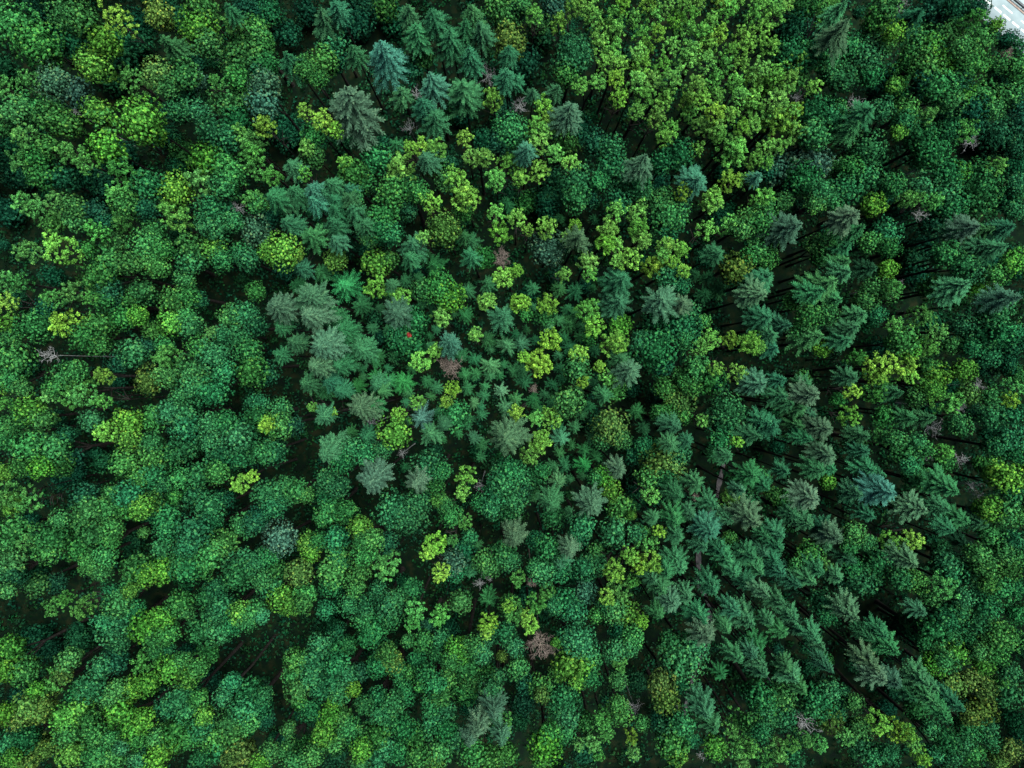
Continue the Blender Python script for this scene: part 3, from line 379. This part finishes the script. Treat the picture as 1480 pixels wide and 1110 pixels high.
def dead_proto(dense):
    """Bare crown: crooked limbs that fork twice; radius 1, top near z = 0.6."""
    parts = []

    def limb(p, d, length, r, depth):
        n = 4
        pts, q, dd = [p], p, d
        for i in range(n):
            dd = unit(dd + rng.normal(0, 0.22, 3) + np.array([0, 0, 0.05]))
            q = q + dd * length / n
            pts.append(q)
            if depth > 0 and i >= 1:
                for _ in range(1 if not dense else 2):
                    side = unit(rng.normal(size=3) + dd * 0.8 + np.array([0, 0, 0.15]))
                    limb(q, side, length * rng.uniform(0.35, 0.6), r * 0.6, depth - 1)
        parts.append(tube(pts, np.linspace(r, r * 0.35, n + 1), 4))

    nl = 15 if not dense else 20
    for i in range(nl):
        a = i * 2 * PI / nl + rng.uniform(-0.3, 0.3)
        el = rng.uniform(0.05, 0.9)
        d = np.array([math.cos(a) * math.cos(el), math.sin(a) * math.cos(el), math.sin(el)])
        limb(np.array([0, 0, rng.uniform(-0.9, 0.1)]), d, rng.uniform(0.6, 1.05), 0.024, 2)
    return join2(parts)


DEAD = [mk_mesh('bare_crown', *dead_proto(False)) for _ in range(9)]
DEAD_DRY = [mk_mesh('dry_crown', *dead_proto(True)) for _ in range(4)]


def straight_trunk(h, r0, lean=0.02):
    n = 7
    t = np.linspace(0, 1, n)
    pts = np.stack([np.cumsum(rng.normal(0, lean * 0.2, n)) * h * 0.1, np.cumsum(rng.normal(0, lean * 0.2, n)) * h * 0.1, t * h], 1)
    pts -= pts[0] * np.array([1, 1, 0])
    return tube(pts, r0 * (1 - 0.88 * t) + r0 * 0.35 * np.exp(-t * 14), 7)


STEM = []
for _ in range(4):
    v, f = straight_trunk(1.0, 0.0075)
    STEM.append(mk_mesh('straight_trunk', v, f, smooth=True))
FORKED = []
for _ in range(5):
    ps = [straight_trunk(0.97, 0.0065)]
    for i in range(8):
        a = rng.uniform(0, 6.3)
        z0 = rng.uniform(0.6, 0.85)
        e = np.array([math.cos(a) * 0.075, math.sin(a) * 0.075, z0 + rng.uniform(0.06, 0.13)])
        s = np.array([0, 0, z0])
        ps.append(tube([s, s * 0.5 + e * 0.5 + np.array([0, 0, 0.012]), e], [0.0045, 0.003, 0.0012], 5))
    FORKED.append(mk_mesh('forked_trunk', *join2(ps), smooth=True))


# ------------------------------------------------------------------ object helpers
def link(name, data, loc=(0, 0, 0), parent=None, mat=None, scale=None, rot=None, color=None):
    o = bpy.data.objects.new(name, data)
    o.location = loc
    if scale is not None:
        o.scale = scale
    if rot is not None:
        o.rotation_euler = rot
    if parent is not None:
        o.parent = parent
    if color is not None:
        o.color = (*color, 1)
    if mat is not None and data is not None and not data.materials:
        data.materials.append(mat)
    col.objects.link(o)
    return o


def vary(c, amt=0.2, hue=0.12):
    c = np.array(c) * rng.uniform(1 - amt, 1 + amt)
    c *= np.array([rng.uniform(1 - hue * 2, 1 + hue * 2), 1.0, rng.uniform(1 - hue * 1.5, 1 + hue * 1.5)])
    return np.clip(c, 0.002, 0.4)


# ------------------------------------------------------------------ read the catalogue
rng = np.random.default_rng(21)
ents = []      # kind, tone, x, y, r in photograph pixels
for (ox, oy), txt in CATALOGUE.items():
    for e in txt.split(';'):
        t, x, y, r = e.split()
        x, y, r = ox + float(x) / 3.7, oy + float(y) / 3.7, float(r) / 3.7
        if any(e2[0] == t[0] and math.hypot(e2[2] - x, e2[3] - y) < 0.5 * max(r, e2[4]) for e2 in ents):
            continue
        ents.append([t[0], t, x, y, r])


def inside(x, y, poly):
    c, j = False, len(poly) - 1
    for i in range(len(poly)):
        (xi, yi), (xj, yj) = poly[i], poly[j]
        if (yi > y) != (yj > y) and x < (xj - xi) * (y - yi) / (yj - yi) + xi:
            c = not c
        j = i
    return c


# the even light-green stand: crowns set close, in loose rows
yy, row = 4.0, 0
while yy < 225:
    xx = 845.0 + (row % 2) * 15
    while xx < 1160:
        x, y = xx + rng.normal(0, 5), yy + rng.normal(0, 4)
        if inside(x + rng.normal(0, 11), y + rng.normal(0, 11), LIGHT_STAND) and not any(math.hypot(x - g[0], y - g[1]) < g[2] for g in GAPS):
            t = 'Al' if rng.random() < 0.86 else 'Ay'
            r = rng.uniform(12, 17)
            if not any(e[0] in 'AC' and math.hypot(e[2] - x, e[3] - y) < 9 for e in ents):
                ents.append(['A', t, x, y, r])
        xx += 28
    yy += 23
    row += 1

# small young conifers packed between the others in the middle of the wood
MIDDLE = [(545, 400), (700, 470), (870, 400), (890, 560), (860, 700), (760, 690), (640, 640), (480, 560)]
n_new = 0
for _ in range(4000):
    x, y = rng.uniform(480, 890), rng.uniform(390, 700)
    if not inside(x, y, MIDDLE) or any(math.hypot(e[2] - x, e[3] - y) < 0.72 * e[4] + 5 for e in ents):
        continue
    ents.append(['Y', 'Yt', x, y, rng.uniform(7, 11)])
    n_new += 1
    if n_new > 75:
        break

HEIGHTS = {'Mg': 24, 'Me': 23.5, 'Md': 11.5, 'My': 25, 'Mo': 23, 'Mb': 23, 'Al': 24, 'Am': 23.5, 'Ay': 25,
           'Ct': 26, 'Cs': 30, 'Cg': 27, 'Cb': 28, 'Ck': 20, 'Yt': 16, 'Yg': 17, 'Ys': 17.5, 'Yb': 20, 'Ds': 18.5, 'Dr': 23}


def cluster(kind, joinable, reach, most):
    """Group neighbouring boughs of one kind into trees."""
    items = sorted([e for e in ents if e[0] == kind], key=lambda e: -e[4])
    left, out = list(items), []
    while left:
        seed = left.pop(0)
        grp = [seed]
        while len(grp) < most:
            best, bd = None, 1e9
            for e in left:
                if e[1] != seed[1] and (seed[1], e[1]) not in joinable and (e[1], seed[1]) not in joinable:
                    continue
                near = min(math.hypot(e[2] - g[2], e[3] - g[3]) / (e[4] + g[4]) for g in grp)
                far = max(math.hypot(e[2] - g[2], e[3] - g[3]) + e[4] for g in grp)
                if near < 0.95 and far < reach and near + 0.02 * far < bd:
                    best, bd = e, near + 0.02 * far
            if best is None:
                break
            grp.append(best)
            left.remove(best)
        out.append(grp)
    return out


broad = cluster('M', {('Mg', 'My'), ('Me', 'Mg'), ('Me', 'Md'), ('Me', 'My'), ('Mg', 'Md'), ('Mg', 'Mo'), ('Me', 'Mb'), ('Md', 'Mb'), ('My', 'Mo')}, 64, 7)
for e in ents:
    if e[1] == 'Al' and (e[2] < 430 or e[3] > 740 or e[2] > 1190):
        e[1] = 'Am'
slim = cluster('A', {('Al', 'Ay'), ('Am', 'Ay')}, 40, 2)
broad.sort(key=lambda g: -sum(e[4] ** 2 * (0.5 if e[1] == 'Md' else 1) for e in g))
slim.sort(key=lambda g: -sum(e[4] ** 2 for e in g))
single = {k: sorted([[e] for e in ents if e[0] == k], key=lambda g: -g[0][4]) for k in 'CYD'}
print('entries', len(ents), 'broadleaf', len(broad), 'slender', len(slim), {k: len(v) for k, v in single.items()})
LIMIT = 298

KIND = {
    'M': ('broadleaf_tree', 'broadleaf tree', 'round-crowned broadleaf trees of the forest'),
    'A': ('slender_tree', 'slender tree', 'light-crowned slender trees of the forest'),
    'C': ('conifer_tree', 'conifer', 'tall conifers rising from the forest'),
    'Y': ('young_conifer_tree', 'young conifer', 'young conifers in the middle of the forest'),
    'D': ('dead_tree', 'dead tree', 'bare dead trees among the green crowns'),
}
LOOK = {'Mg': 'mid-green', 'Me': 'blue-green', 'Md': 'dark-green', 'My': 'yellow-tipped', 'Mo': 'olive', 'Mb': 'grey-green',
        'Al': 'light-green', 'Am': 'fresh-green', 'Ay': 'yellow-green', 'Ct': 'teal', 'Cs': 'sage-grey', 'Cg': 'green', 'Cb': 'blue-green', 'Ck': 'dark',
        'Yt': 'emerald', 'Yg': 'grass-green', 'Ys': 'pale-centred', 'Yb': 'blue', 'Ds': 'silvery', 'Dr': 'reddish-brown'}
NOUN = {'M': 'broadleaf', 'A': 'slender tree', 'C': 'conifer', 'Y': 'star-shaped young conifer', 'D': 'dead tree'}
ONES = 'zero one two three four five six seven eight nine ten eleven twelve thirteen fourteen fifteen sixteen seventeen eighteen nineteen'.split()
TENS = '_ _ twenty thirty forty fifty sixty seventy eighty ninety'.split()


def words_for(n):
    n = int(min(99, max(0, n)))
    if n < 20:
        return ONES[n]
    return TENS[n // 10] + ('-' + ONES[n % 10] if n % 10 else '')


trees = []     # (kind, group-of-entries, x, y, extent)
for k, gs in (('M', broad[:LIMIT]), ('A', slim[:LIMIT]), ('C', single['C'][:LIMIT]), ('Y', single['Y']), ('D', single['D'])):
    for g in gs:
        w = np.array([e[4] ** 2 for e in g])
        x, y = float(np.dot(w, [e[2] for e in g]) / w.sum()), float(np.dot(w, [e[3] for e in g]) / w.sum())
        trees.append((k, g, x, y, max(math.hypot(e[2] - x, e[3] - y) + e[4] for e in g)))
leftover = broad[LIMIT:] + slim[LIMIT:] + single['C'][LIMIT:]


def main_tone(g):
    s = {}
    for e in g:
        s[e[1]] = s.get(e[1], 0) + e[4] ** 2
    return max(s, key=s.get)


def size_word(k, ext):
    lim = {'M': (26, 42), 'A': (19, 27), 'C': (15, 24), 'Y': (11, 15), 'D': (10, 16)}[k]
    return 'small' if ext < lim[0] else 'large' if ext > lim[1] else 'medium'


used = set()


def make_label(i):
    k, g, x, y, ext = trees[i]
    tone = main_tone(g)
    near = sorted((math.hypot(t[2] - x, t[3] - y) - 0.5 * t[4] + (0 if t[0] in 'CYD' else 12), j) for j, t in enumerate(trees) if j != i)
    head = f"{size_word(k, ext)} {LOOK[tone]} {NOUN[k]}"
    for _, j in near[:60]:
        k2, g2, x2, y2, e2 = trees[j]
        if math.hypot(x2 - x, y2 - y) > ext + e2 + 14:
            continue
        t2 = main_tone(g2)
        if t2 == tone:
            continue
        rel = 'beside' if abs(x2 - x) > abs(y2 - y) else ('above' if y < y2 else 'below')
        head = f"{size_word(k, ext)} {LOOK[tone]} {NOUN[k]}"
        if len(g) > 3 and k == 'M':
            head = head.replace(' broadleaf', ' many-domed broadleaf')
        # percent of the photograph's width and height
        lab = f"{head} {rel} {LOOK[t2]} {NOUN[k2].replace('star-shaped ', '')}, {words_for(x / 14.8)} percent across, {words_for(y / 11.1)} down"
        if lab not in used:
            used.add(lab)
            return lab
    return head + f" standing among others like it, at {words_for(x / 14.8)} percent across, {words_for(y / 11.1)} down"


# ------------------------------------------------------------------ plant the trees
def bough_for(rpx):
    s = BOUGH_S if rpx < 13.5 else BOUGH_M if rpx < 22 else BOUGH_L
    return s[int(rng.integers(len(s)))]


RED_AT = (591, 485)
for i, (k, g, x, y, ext) in enumerate(trees):
    name, cat, group = KIND[k]
    tone = main_tone(g)
    h = HEIGHTS[tone] + (rng.uniform(-4.5, 2.6) if k == 'M' else rng.uniform(-1.8, 1.8))
    if k in 'CY':
        h += 0.12 * (g[0][4] - 16)
    root_o = bpy.data.objects.new(name, None)
    root_o.empty_display_size = 0.5
    col.objects.link(root_o)
    root_o['label'] = make_label(i)
    root_o['category'] = cat
    root_o['group'] = group
    if k in 'MA':
        lobes = []
        for e in g:
            top = h + rng.uniform(-1.6, 1.2) + (-2.0 if e[1] == 'Md' else 0) + (0.5 if e[1] in ('My', 'Ay') else 0)
            squash = rng.uniform(0.85, 1.15) if k == 'M' else 1.5
            r = e[4] * (CAM_H - top) / FPX
            zc = top - squash * r
            r = e[4] * (CAM_H - zc) / FPX * (1.05 if k == 'M' else 1.1)
            lobes.append((at(e[2], e[3], zc), r, e, squash / 0.92))
        cen = np.mean([p for p, _, _, _ in lobes], axis=0)
        base = np.array([cen[0], cen[1], ground_z(cen[0], cen[1]) - 0.1])
        root_o.location = base
        if k == 'M' or len(lobes) > 1:
            fork = np.array([rng.normal(0, 0.3), rng.normal(0, 0.3), (cen[2] - base[2]) * 0.62])
            r0 = 0.16 + 0.05 * len(lobes)
            ps = [tube([(0, 0, 0), (0.02, 0.01, 0.5), fork * 0.5, fork], [r0 * 1.5, r0, r0 * 0.85, r0 * 0.7], 8)]
            for p, r, e, zs in lobes:
                q = p - base
                mid = fork * 0.45 + q * 0.55 + np.array([0, 0, 0.9])
                ps.append(tube([fork - np.array([0, 0, 0.3]), mid, q + np.array([0, 0, 0.3 * r])], [r0 * 0.55, r0 * 0.35, 0.035], 6))
                for _ in range(3):
                    tip = q + unit(rng.normal(size=3)) * r * 0.75
                    ps.append(tube([mid * 0.3 + q * 0.7, tip], [r0 * 0.2, 0.02], 4))
            link('trunk', mk_mesh('trunk', *join2(ps), smooth=True), (0, 0, 0), root_o, M_BARK)
        else:
            st = FORKED[int(rng.integers(len(FORKED)))]
            hh = lobes[0][0][2] - base[2]
            link('trunk', st, (0, 0, 0), root_o, M_BARK, (hh * 1.05,) * 3, (0, 0, rng.uniform(0, 6.3)))
        for p, r, e, zs in lobes:
            c = vary(TONES[e[1]], 0.28, 0.10)
            if k == 'M':
                me = bough_for(e[4])[0]
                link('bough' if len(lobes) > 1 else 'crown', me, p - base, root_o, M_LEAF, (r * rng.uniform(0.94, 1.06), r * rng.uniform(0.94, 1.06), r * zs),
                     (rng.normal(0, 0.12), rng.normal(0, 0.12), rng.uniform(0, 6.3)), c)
            else:
                me = LOOSE[int(rng.integers(len(LOOSE)))][0]
                link('crown', me, p - base, root_o, M_LOOSE, (r, r, r * rng.uniform(0.85, 1.1)), (0, 0, rng.uniform(0, 6.3)), c)
            if k == 'M' and math.hypot(e[2] - 590, e[3] - 494) < 6:
                rp = at(*RED_AT, p[2] + 0.93 * r)
                v, f, a = bough_proto(40, 0.4, 7, 0.25)
                o = link('red_bough', mk_mesh('red_bough', v, f, a * 0.6), rp - base, root_o, M_LEAF, (0.42, 0.42, 0.4), None, (0.20, 0.028, 0.024))
                o['label'] = 'bright red autumn leaves on the crown'
    elif k in 'CY':
        e = g[0]
        if k == 'Y':
            ps, ratio = SAPLING, 2.0
        elif e[4] > 21:
            ps, ratio = FIR, 2.1
        else:
            ps, ratio = SPRUCE, 2.3
        r = e[4] * (CAM_H - h + 4) / FPX * (1.3 if ps is SPRUCE else 1.15)
        L = ratio * r
        tip = at(e[2], e[3], h - 0.33 * L)
        base = np.array([tip[0], tip[1], ground_z(tip[0], tip[1]) - 0.1])
        root_o.location = base
        hh = h - base[2]
        st = STEM[int(rng.integers(len(STEM)))]
        link('trunk', st, (0, 0, 0), root_o, M_BARK, (hh * 1.1, hh * 1.1, hh * 0.99), (0, 0, rng.uniform(0, 6.3)))
        me = ps[int(rng.integers(len(ps)))][0]
        link('crown', me, (0, 0, hh), root_o, M_NEEDLE, (r, r, r * rng.uniform(0.85, 1.15)), (rng.normal(0, 0.05), rng.normal(0, 0.05), rng.uniform(0, 6.3)), vary(TONES[e[1]], 0.18, 0.1))
    else:
        e = g[0]
        r = e[4] * (CAM_H - h) / FPX * 0.85
        p = at(e[2], e[3], h - r * 0.3)
        base = np.array([p[0], p[1], ground_z(p[0], p[1]) - 0.1])
        root_o.location = base
        hh = p[2] - base[2]
        src = DEAD if e[1] == 'Ds' else DEAD_DRY
        me = src[int(rng.integers(len(src)))]
        mt = M_SILVER if e[1] == 'Ds' else M_RUST
        link('bare_crown', me, (0, 0, hh), root_o, mt, (r, r, r * 1.2), (0, 0, rng.uniform(0, 6.3)))
        v, f = straight_trunk(hh + 0.4 * r, 0.12)
        link('trunk', mk_mesh('dead_trunk', v, f, smooth=True), (0, 0, 0), root_o, mt)


# ------------------------------------------------------------------ what nobody could count
def merged(name, items, mat, kind='stuff', cut=1):
    """One mesh out of many scaled copies: items are (verts, faces, leaf, place, scale3, tint)."""
    vs, fs, at_, ti, o = [], [], [], [], 0
    for v, f, a, p, s, c in items:
        if cut > 1:
            pick = rng.random(len(f)) < 1.0 / cut
            f, a = f[pick], a[pick]
            v = v[f.ravel()]
            f = np.arange(len(v)).reshape(-1, 4)
        th = rng.uniform(0, 6.3)
        R = np.array([[math.cos(th), -math.sin(th), 0], [math.sin(th), math.cos(th), 0], [0, 0, 1]])
        vs.append((v @ R.T) * np.asarray(s) + p)
        fs.append(f + o)
        at_.append(a)
        ti.append(np.tile(np.asarray(c), (len(f), 1)))
        o += len(v)
    me = mk_mesh(name, np.concatenate(vs), np.concatenate(fs), np.concatenate(at_), np.concatenate(ti))
    ob = link(name, me, (0, 0, 0), None, mat)
    ob['kind'] = kind
    return ob


road_a, road_b = at(1437.8, 10.8, 0), at(1480, 46, 0)     # the dashed edge line of the road
rd = unit((road_b - road_a) * np.array([1, 1, 0]))
rn = np.array([-rd[1], rd[0], 0])
if rn[0] < 0:
    rn = -rn                                          # towards the far carriageway


def road_side(x, y):
    return (np.array([x, y, 0]) - road_a * np.array([1, 1, 0])) @ rn


PATH = [at(1052, 640, 0), at(1040, 690, 0), at(1034, 716, 0), at(1017, 760, 0), at(1009, 800, 0), at(1010, 842, 0), at(1028, 880, 0), at(1022, 930, 0), at(1000, 990, 0), at(985, 1060, 0)]


def path_gap(x, y):
    best = 1e9
    for a, b in zip(PATH[:-1], PATH[1:]):
        d = (b - a)[:2]
        t = np.clip(((np.array([x, y]) - a[:2]) @ d) / (d @ d), 0, 1)
        best = min(best, np.linalg.norm(a[:2] + d * t - np.array([x, y])))
    return best


items = []
for g in leftover:
    for e in g:
        h = HEIGHTS[e[1]] - 3.0 + rng.uniform(-1.5, 1.0)
        r = e[4] * (CAM_H - h) / FPX * 1.05
        src = bough_for(e[4]) if e[0] == 'M' else LOOSE[int(rng.integers(len(LOOSE)))] if e[0] == 'A' else SPRUCE[0]
        zc = h - (0.9 * r if e[0] == 'M' else 1.4 * r)
        items.append((src[1], src[2], src[3], at(e[2], e[3], zc), (r, r, r), vary(TONES[e[1]])))
HOLLOWS = [(372, 930, 46), (330, 405, 40), (35, 870, 30), (150, 590, 30), (1010, 690, 22), (1300, 480, 26)]
n_new = 0
for _ in range(6000):
    x, y = rng.uniform(-20, 1500), rng.uniform(-20, 1130)
    if any(math.hypot(e[2] - x, e[3] - y) < 0.62 * e[4] for e in ents) or any(math.hypot(q[0] - x, q[1] - y) < q[2] for q in HOLLOWS):
        continue
    h = rng.uniform(4, 9)
    r = rng.uniform(1.1, 2.0)
    p = at(x, y, h - r)
    g0 = at(x, y, 0)
    if road_side(g0[0], g0[1]) > -3 - r or path_gap(p[0], p[1]) < r + 0.3:
        continue
    src = BOUGH_S[int(rng.integers(len(BOUGH_S)))]
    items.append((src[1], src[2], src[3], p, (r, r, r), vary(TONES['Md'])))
    n_new += 1
    if n_new > 60:
        break
print('infill', n_new)
if items:
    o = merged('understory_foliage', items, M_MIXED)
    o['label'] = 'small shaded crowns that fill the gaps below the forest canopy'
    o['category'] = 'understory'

# low shrubs and ferns all over the forest floor
C, Nn, T, S = [], [], [], []
for _ in range(15000):
    x, y = rng.uniform(-150, 150), rng.uniform(-118, 112)
    if road_side(x, y) > -3.6 or path_gap(x, y) < 0.9:
        continue
    n = 22
    R = rng.uniform(0.8, 2.6)
    z0 = ground_z(x, y)
    d = unit(rng.normal(size=(n, 3)) + np.array([0, 0, 0.5]))
    d[:, 2] = np.abs(d[:, 2])
    C.append(np.array([x, y, z0 + 0.1]) + d * R * rng.uniform(0.5, 1, (n, 1)) * np.array([1, 1, 0.8]))
    Nn.append(d + rng.normal(0, 0.4, d.shape))
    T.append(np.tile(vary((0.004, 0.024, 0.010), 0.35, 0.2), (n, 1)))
    S.append(rng.uniform(0.3, 0.7, n))
C, Nn, T, S = map(np.concatenate, (C, Nn, T, S))
v, f = leaf_quads(C, Nn, S, 0.7, 0.4)
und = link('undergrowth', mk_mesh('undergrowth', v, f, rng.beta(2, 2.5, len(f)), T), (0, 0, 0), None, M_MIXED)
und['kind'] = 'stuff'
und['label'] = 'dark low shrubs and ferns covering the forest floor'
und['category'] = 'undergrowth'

# the same wood goes on beyond what the picture shows
items = []
for _ in range(2300):
    px, py = rng.uniform(-420, 1900), rng.uniform(-380, 1480)
    if -28 < px < 1508 and -28 < py < 1138:
        continue
    t = rng.choice(['Mg', 'Me', 'Md', 'Al', 'Ct', 'My'], p=[0.3, 0.3, 0.12, 0.1, 0.13, 0.05])
    h = HEIGHTS[t] + rng.uniform(-3, 1)
    r = rng.uniform(1.7, 3.1)
    p = at(px, py, h - r)
    g0 = at(px, py, 0)
    if road_side(g0[0], g0[1]) > -3.0 - r and road_side(p[0], p[1]) < 18 + r:
        continue
    src = (SPRUCE if t == 'Ct' else LOOSE if t == 'Al' else BOUGH_S)
    q = src[int(rng.integers(len(src)))]
    if t == 'Ct':
        p = p + np.array([0, 0, r])
        r *= 0.9
    items.append((q[1], q[2], q[3], p, (r, r, r), vary(TONES[t])))
o = merged('forest', items, M_MIXED, cut=2)
o['label'] = 'unbroken mixed wood continuing all round the scene'
o['category'] = 'forest'


# ------------------------------------------------------------------ the setting
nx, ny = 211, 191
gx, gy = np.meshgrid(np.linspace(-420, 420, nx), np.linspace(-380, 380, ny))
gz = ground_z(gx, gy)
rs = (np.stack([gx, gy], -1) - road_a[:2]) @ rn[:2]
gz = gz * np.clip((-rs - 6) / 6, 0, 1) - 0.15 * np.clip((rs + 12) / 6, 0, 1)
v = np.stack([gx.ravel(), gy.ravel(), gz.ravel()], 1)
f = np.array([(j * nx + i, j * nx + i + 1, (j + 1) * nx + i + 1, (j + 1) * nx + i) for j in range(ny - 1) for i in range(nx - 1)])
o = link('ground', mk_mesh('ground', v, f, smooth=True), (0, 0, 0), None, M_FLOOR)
o['kind'] = 'structure'


def strip(name, offset, width, z, s0, s1, mat, depth=0.0):
    """A flat band along the road: OFFSET metres beyond its forest edge."""
    a = road_a * np.array([1, 1, 0]) + rn * offset
    q = [a + rd * s0, a + rd * s1, a + rd * s1 + rn * width, a + rd * s0 + rn * width]
    top = [p + np.array([0, 0, z]) for p in q]
    if depth:
        bot = [p + np.array([0, 0, z - depth]) for p in q]
        v = np.array(top + bot)
        f = np.array([(0, 1, 2, 3), (7, 6, 5, 4), (0, 4, 5, 1), (1, 5, 6, 2), (2, 6, 7, 3), (3, 7, 4, 0)])
    else:
        v, f = np.array(top), np.array([(0, 1, 2, 3)])
    return v, f


def scale_m(px):
    return px * CAM_H / FPX


o = link('road', mk_mesh('road', *strip('road', -3.0, 19.0, 0.02, -260, 260, M_ROAD, 0.3)), (0, 0, 0), None, M_ROAD)
o['kind'] = 'structure'
marks = []
for off, wd, ln, per, ph in ((-0.15, 0.30, 1.58, 2.15, 0.0), (1.12, 0.22, 2.35, 4.5, 0.9)):
    for i in range(-40, 40):
        s = i * per + ph
        marks.append(strip('m', off, wd, 0.026, s, s + ln, None))
o = link('road_markings', mk_mesh('road_markings', *join2(marks)), (0, 0, 0), None, M_PAINT)
o['kind'] = 'structure'
o = link('kerb', mk_mesh('kerb', *join2([strip('k', 2.42, 0.35, 0.14, -260, 260, None, 0.2), strip('k', 3.22, 0.3, 0.14, -260, 260, None, 0.2)])), (0, 0, 0), None, M_KERB)
o['kind'] = 'structure'
bar = bpy.data.objects.new('crash_barrier', None)
bar.location = road_a * np.array([1, 1, 0]) + rn * 2.98
col.objects.link(bar)
bar['label'] = 'long dark steel crash barrier along the middle of the pale road'
bar['category'] = 'crash barrier'
bl = bar.location
v, f = join2([strip('b', 2.83, 0.07, 0.86, -260, 260, None, 0.42), strip('b', 3.06, 0.07, 0.86, -260, 260, None, 0.42), strip('b', 2.905, 0.15, 0.80, -260, 260, None, 0.06)])
link('rail', mk_mesh('rail', v - np.array(bl), f), (0, 0, 0), bar, M_STEEL)
pm = mk_mesh('post', *strip('p', 0, 0.12, 0.735, 0, 0.1, None, 0.74))
pv = -(road_a * np.array([1, 1, 0]))
for i in range(-3, 5):
    link('post', pm, tuple(pv + rd * i * 4.0 - rn * 0.06), bar, M_STEEL)

# trodden path
pts = np.array(PATH)
dense = []
for a, b in zip(pts[:-1], pts[1:]):
    for t in np.linspace(0, 1, 8, endpoint=False):
        dense.append(a + (b - a) * t)
dense = np.array(dense)
tg = unit(np.gradient(dense, axis=0))
nr = np.stack([-tg[:, 1], tg[:, 0], np.zeros(len(tg))], 1)
wd = (0.42 + 0.1 * np.sin(np.arange(len(dense)) * 0.8))[:, None]
lft, rgt = dense + nr * wd, dense - nr * wd
for arr in (lft, rgt):
    arr[:, 2] = ground_z(arr[:, 0], arr[:, 1]) + 0.2
v = np.stack([lft, rgt], 1).reshape(-1, 3)
f = np.array([(2 * i, 2 * i + 1, 2 * i + 3, 2 * i + 2) for i in range(len(dense) - 1)])
o = link('path', mk_mesh('path', v, f, smooth=True), (0, 0, 0), None, M_PATH)
o['kind'] = 'structure'

# ------------------------------------------------------------------ light, camera, render settings
SUN_EL, SUN_AZ = math.radians(70), math.radians(56)      # azimuth measured clockwise from +Y
w = bpy.data.worlds.new('World')
scene.world = w
w.use_nodes = True
nt = w.node_tree
sky = nt.nodes.new('ShaderNodeTexSky')
sky.sky_type = 'NISHITA'
sky.sun_disc = False
sky.sun_elevation = SUN_EL
sky.sun_rotation = SUN_AZ
sky.dust_density = 1.0
sky.air_density = 1.0
nt.links.new(sky.outputs[0], nt.nodes['Background'].inputs['Color'])
nt.nodes['Background'].inputs['Strength'].default_value = 0.05

sl = bpy.data.lights.new('sun', 'SUN')
sl.energy = 5.0
sl.angle = math.radians(42)
sl.color = (1.0, 0.98, 0.90)
so = bpy.data.objects.new('sun', sl)
col.objects.link(so)
so.location = (0, 0, 200)
d = np.array([math.sin(SUN_AZ) * math.cos(SUN_EL), math.cos(SUN_AZ) * math.cos(SUN_EL), math.sin(SUN_EL)])
from mathutils import Vector
so.rotation_euler = Vector(-d).to_track_quat('-Z', 'Y').to_euler()

cd = bpy.data.cameras.new('camera')
cd.lens = FOCAL
cd.sensor_width = 36
cd.clip_end = 3000
co = bpy.data.objects.new('camera', cd)
col.objects.link(co)
co.location = (0, 0, CAM_H)
co.rotation_euler = (TILT, 0, 0)
scene.camera = co

vs = scene.view_settings
vs.view_transform = 'Standard'
vs.look = 'None'
vs.gamma = 1
vs.use_curve_mapping = False
vs.exposure = 1.8
scene.cycles.max_bounces = 4
scene.cycles.diffuse_bounces = 1
scene.cycles.glossy_bounces = 2
scene.cycles.transmission_bounces = 2
scene.cycles.transparent_max_bounces = 2
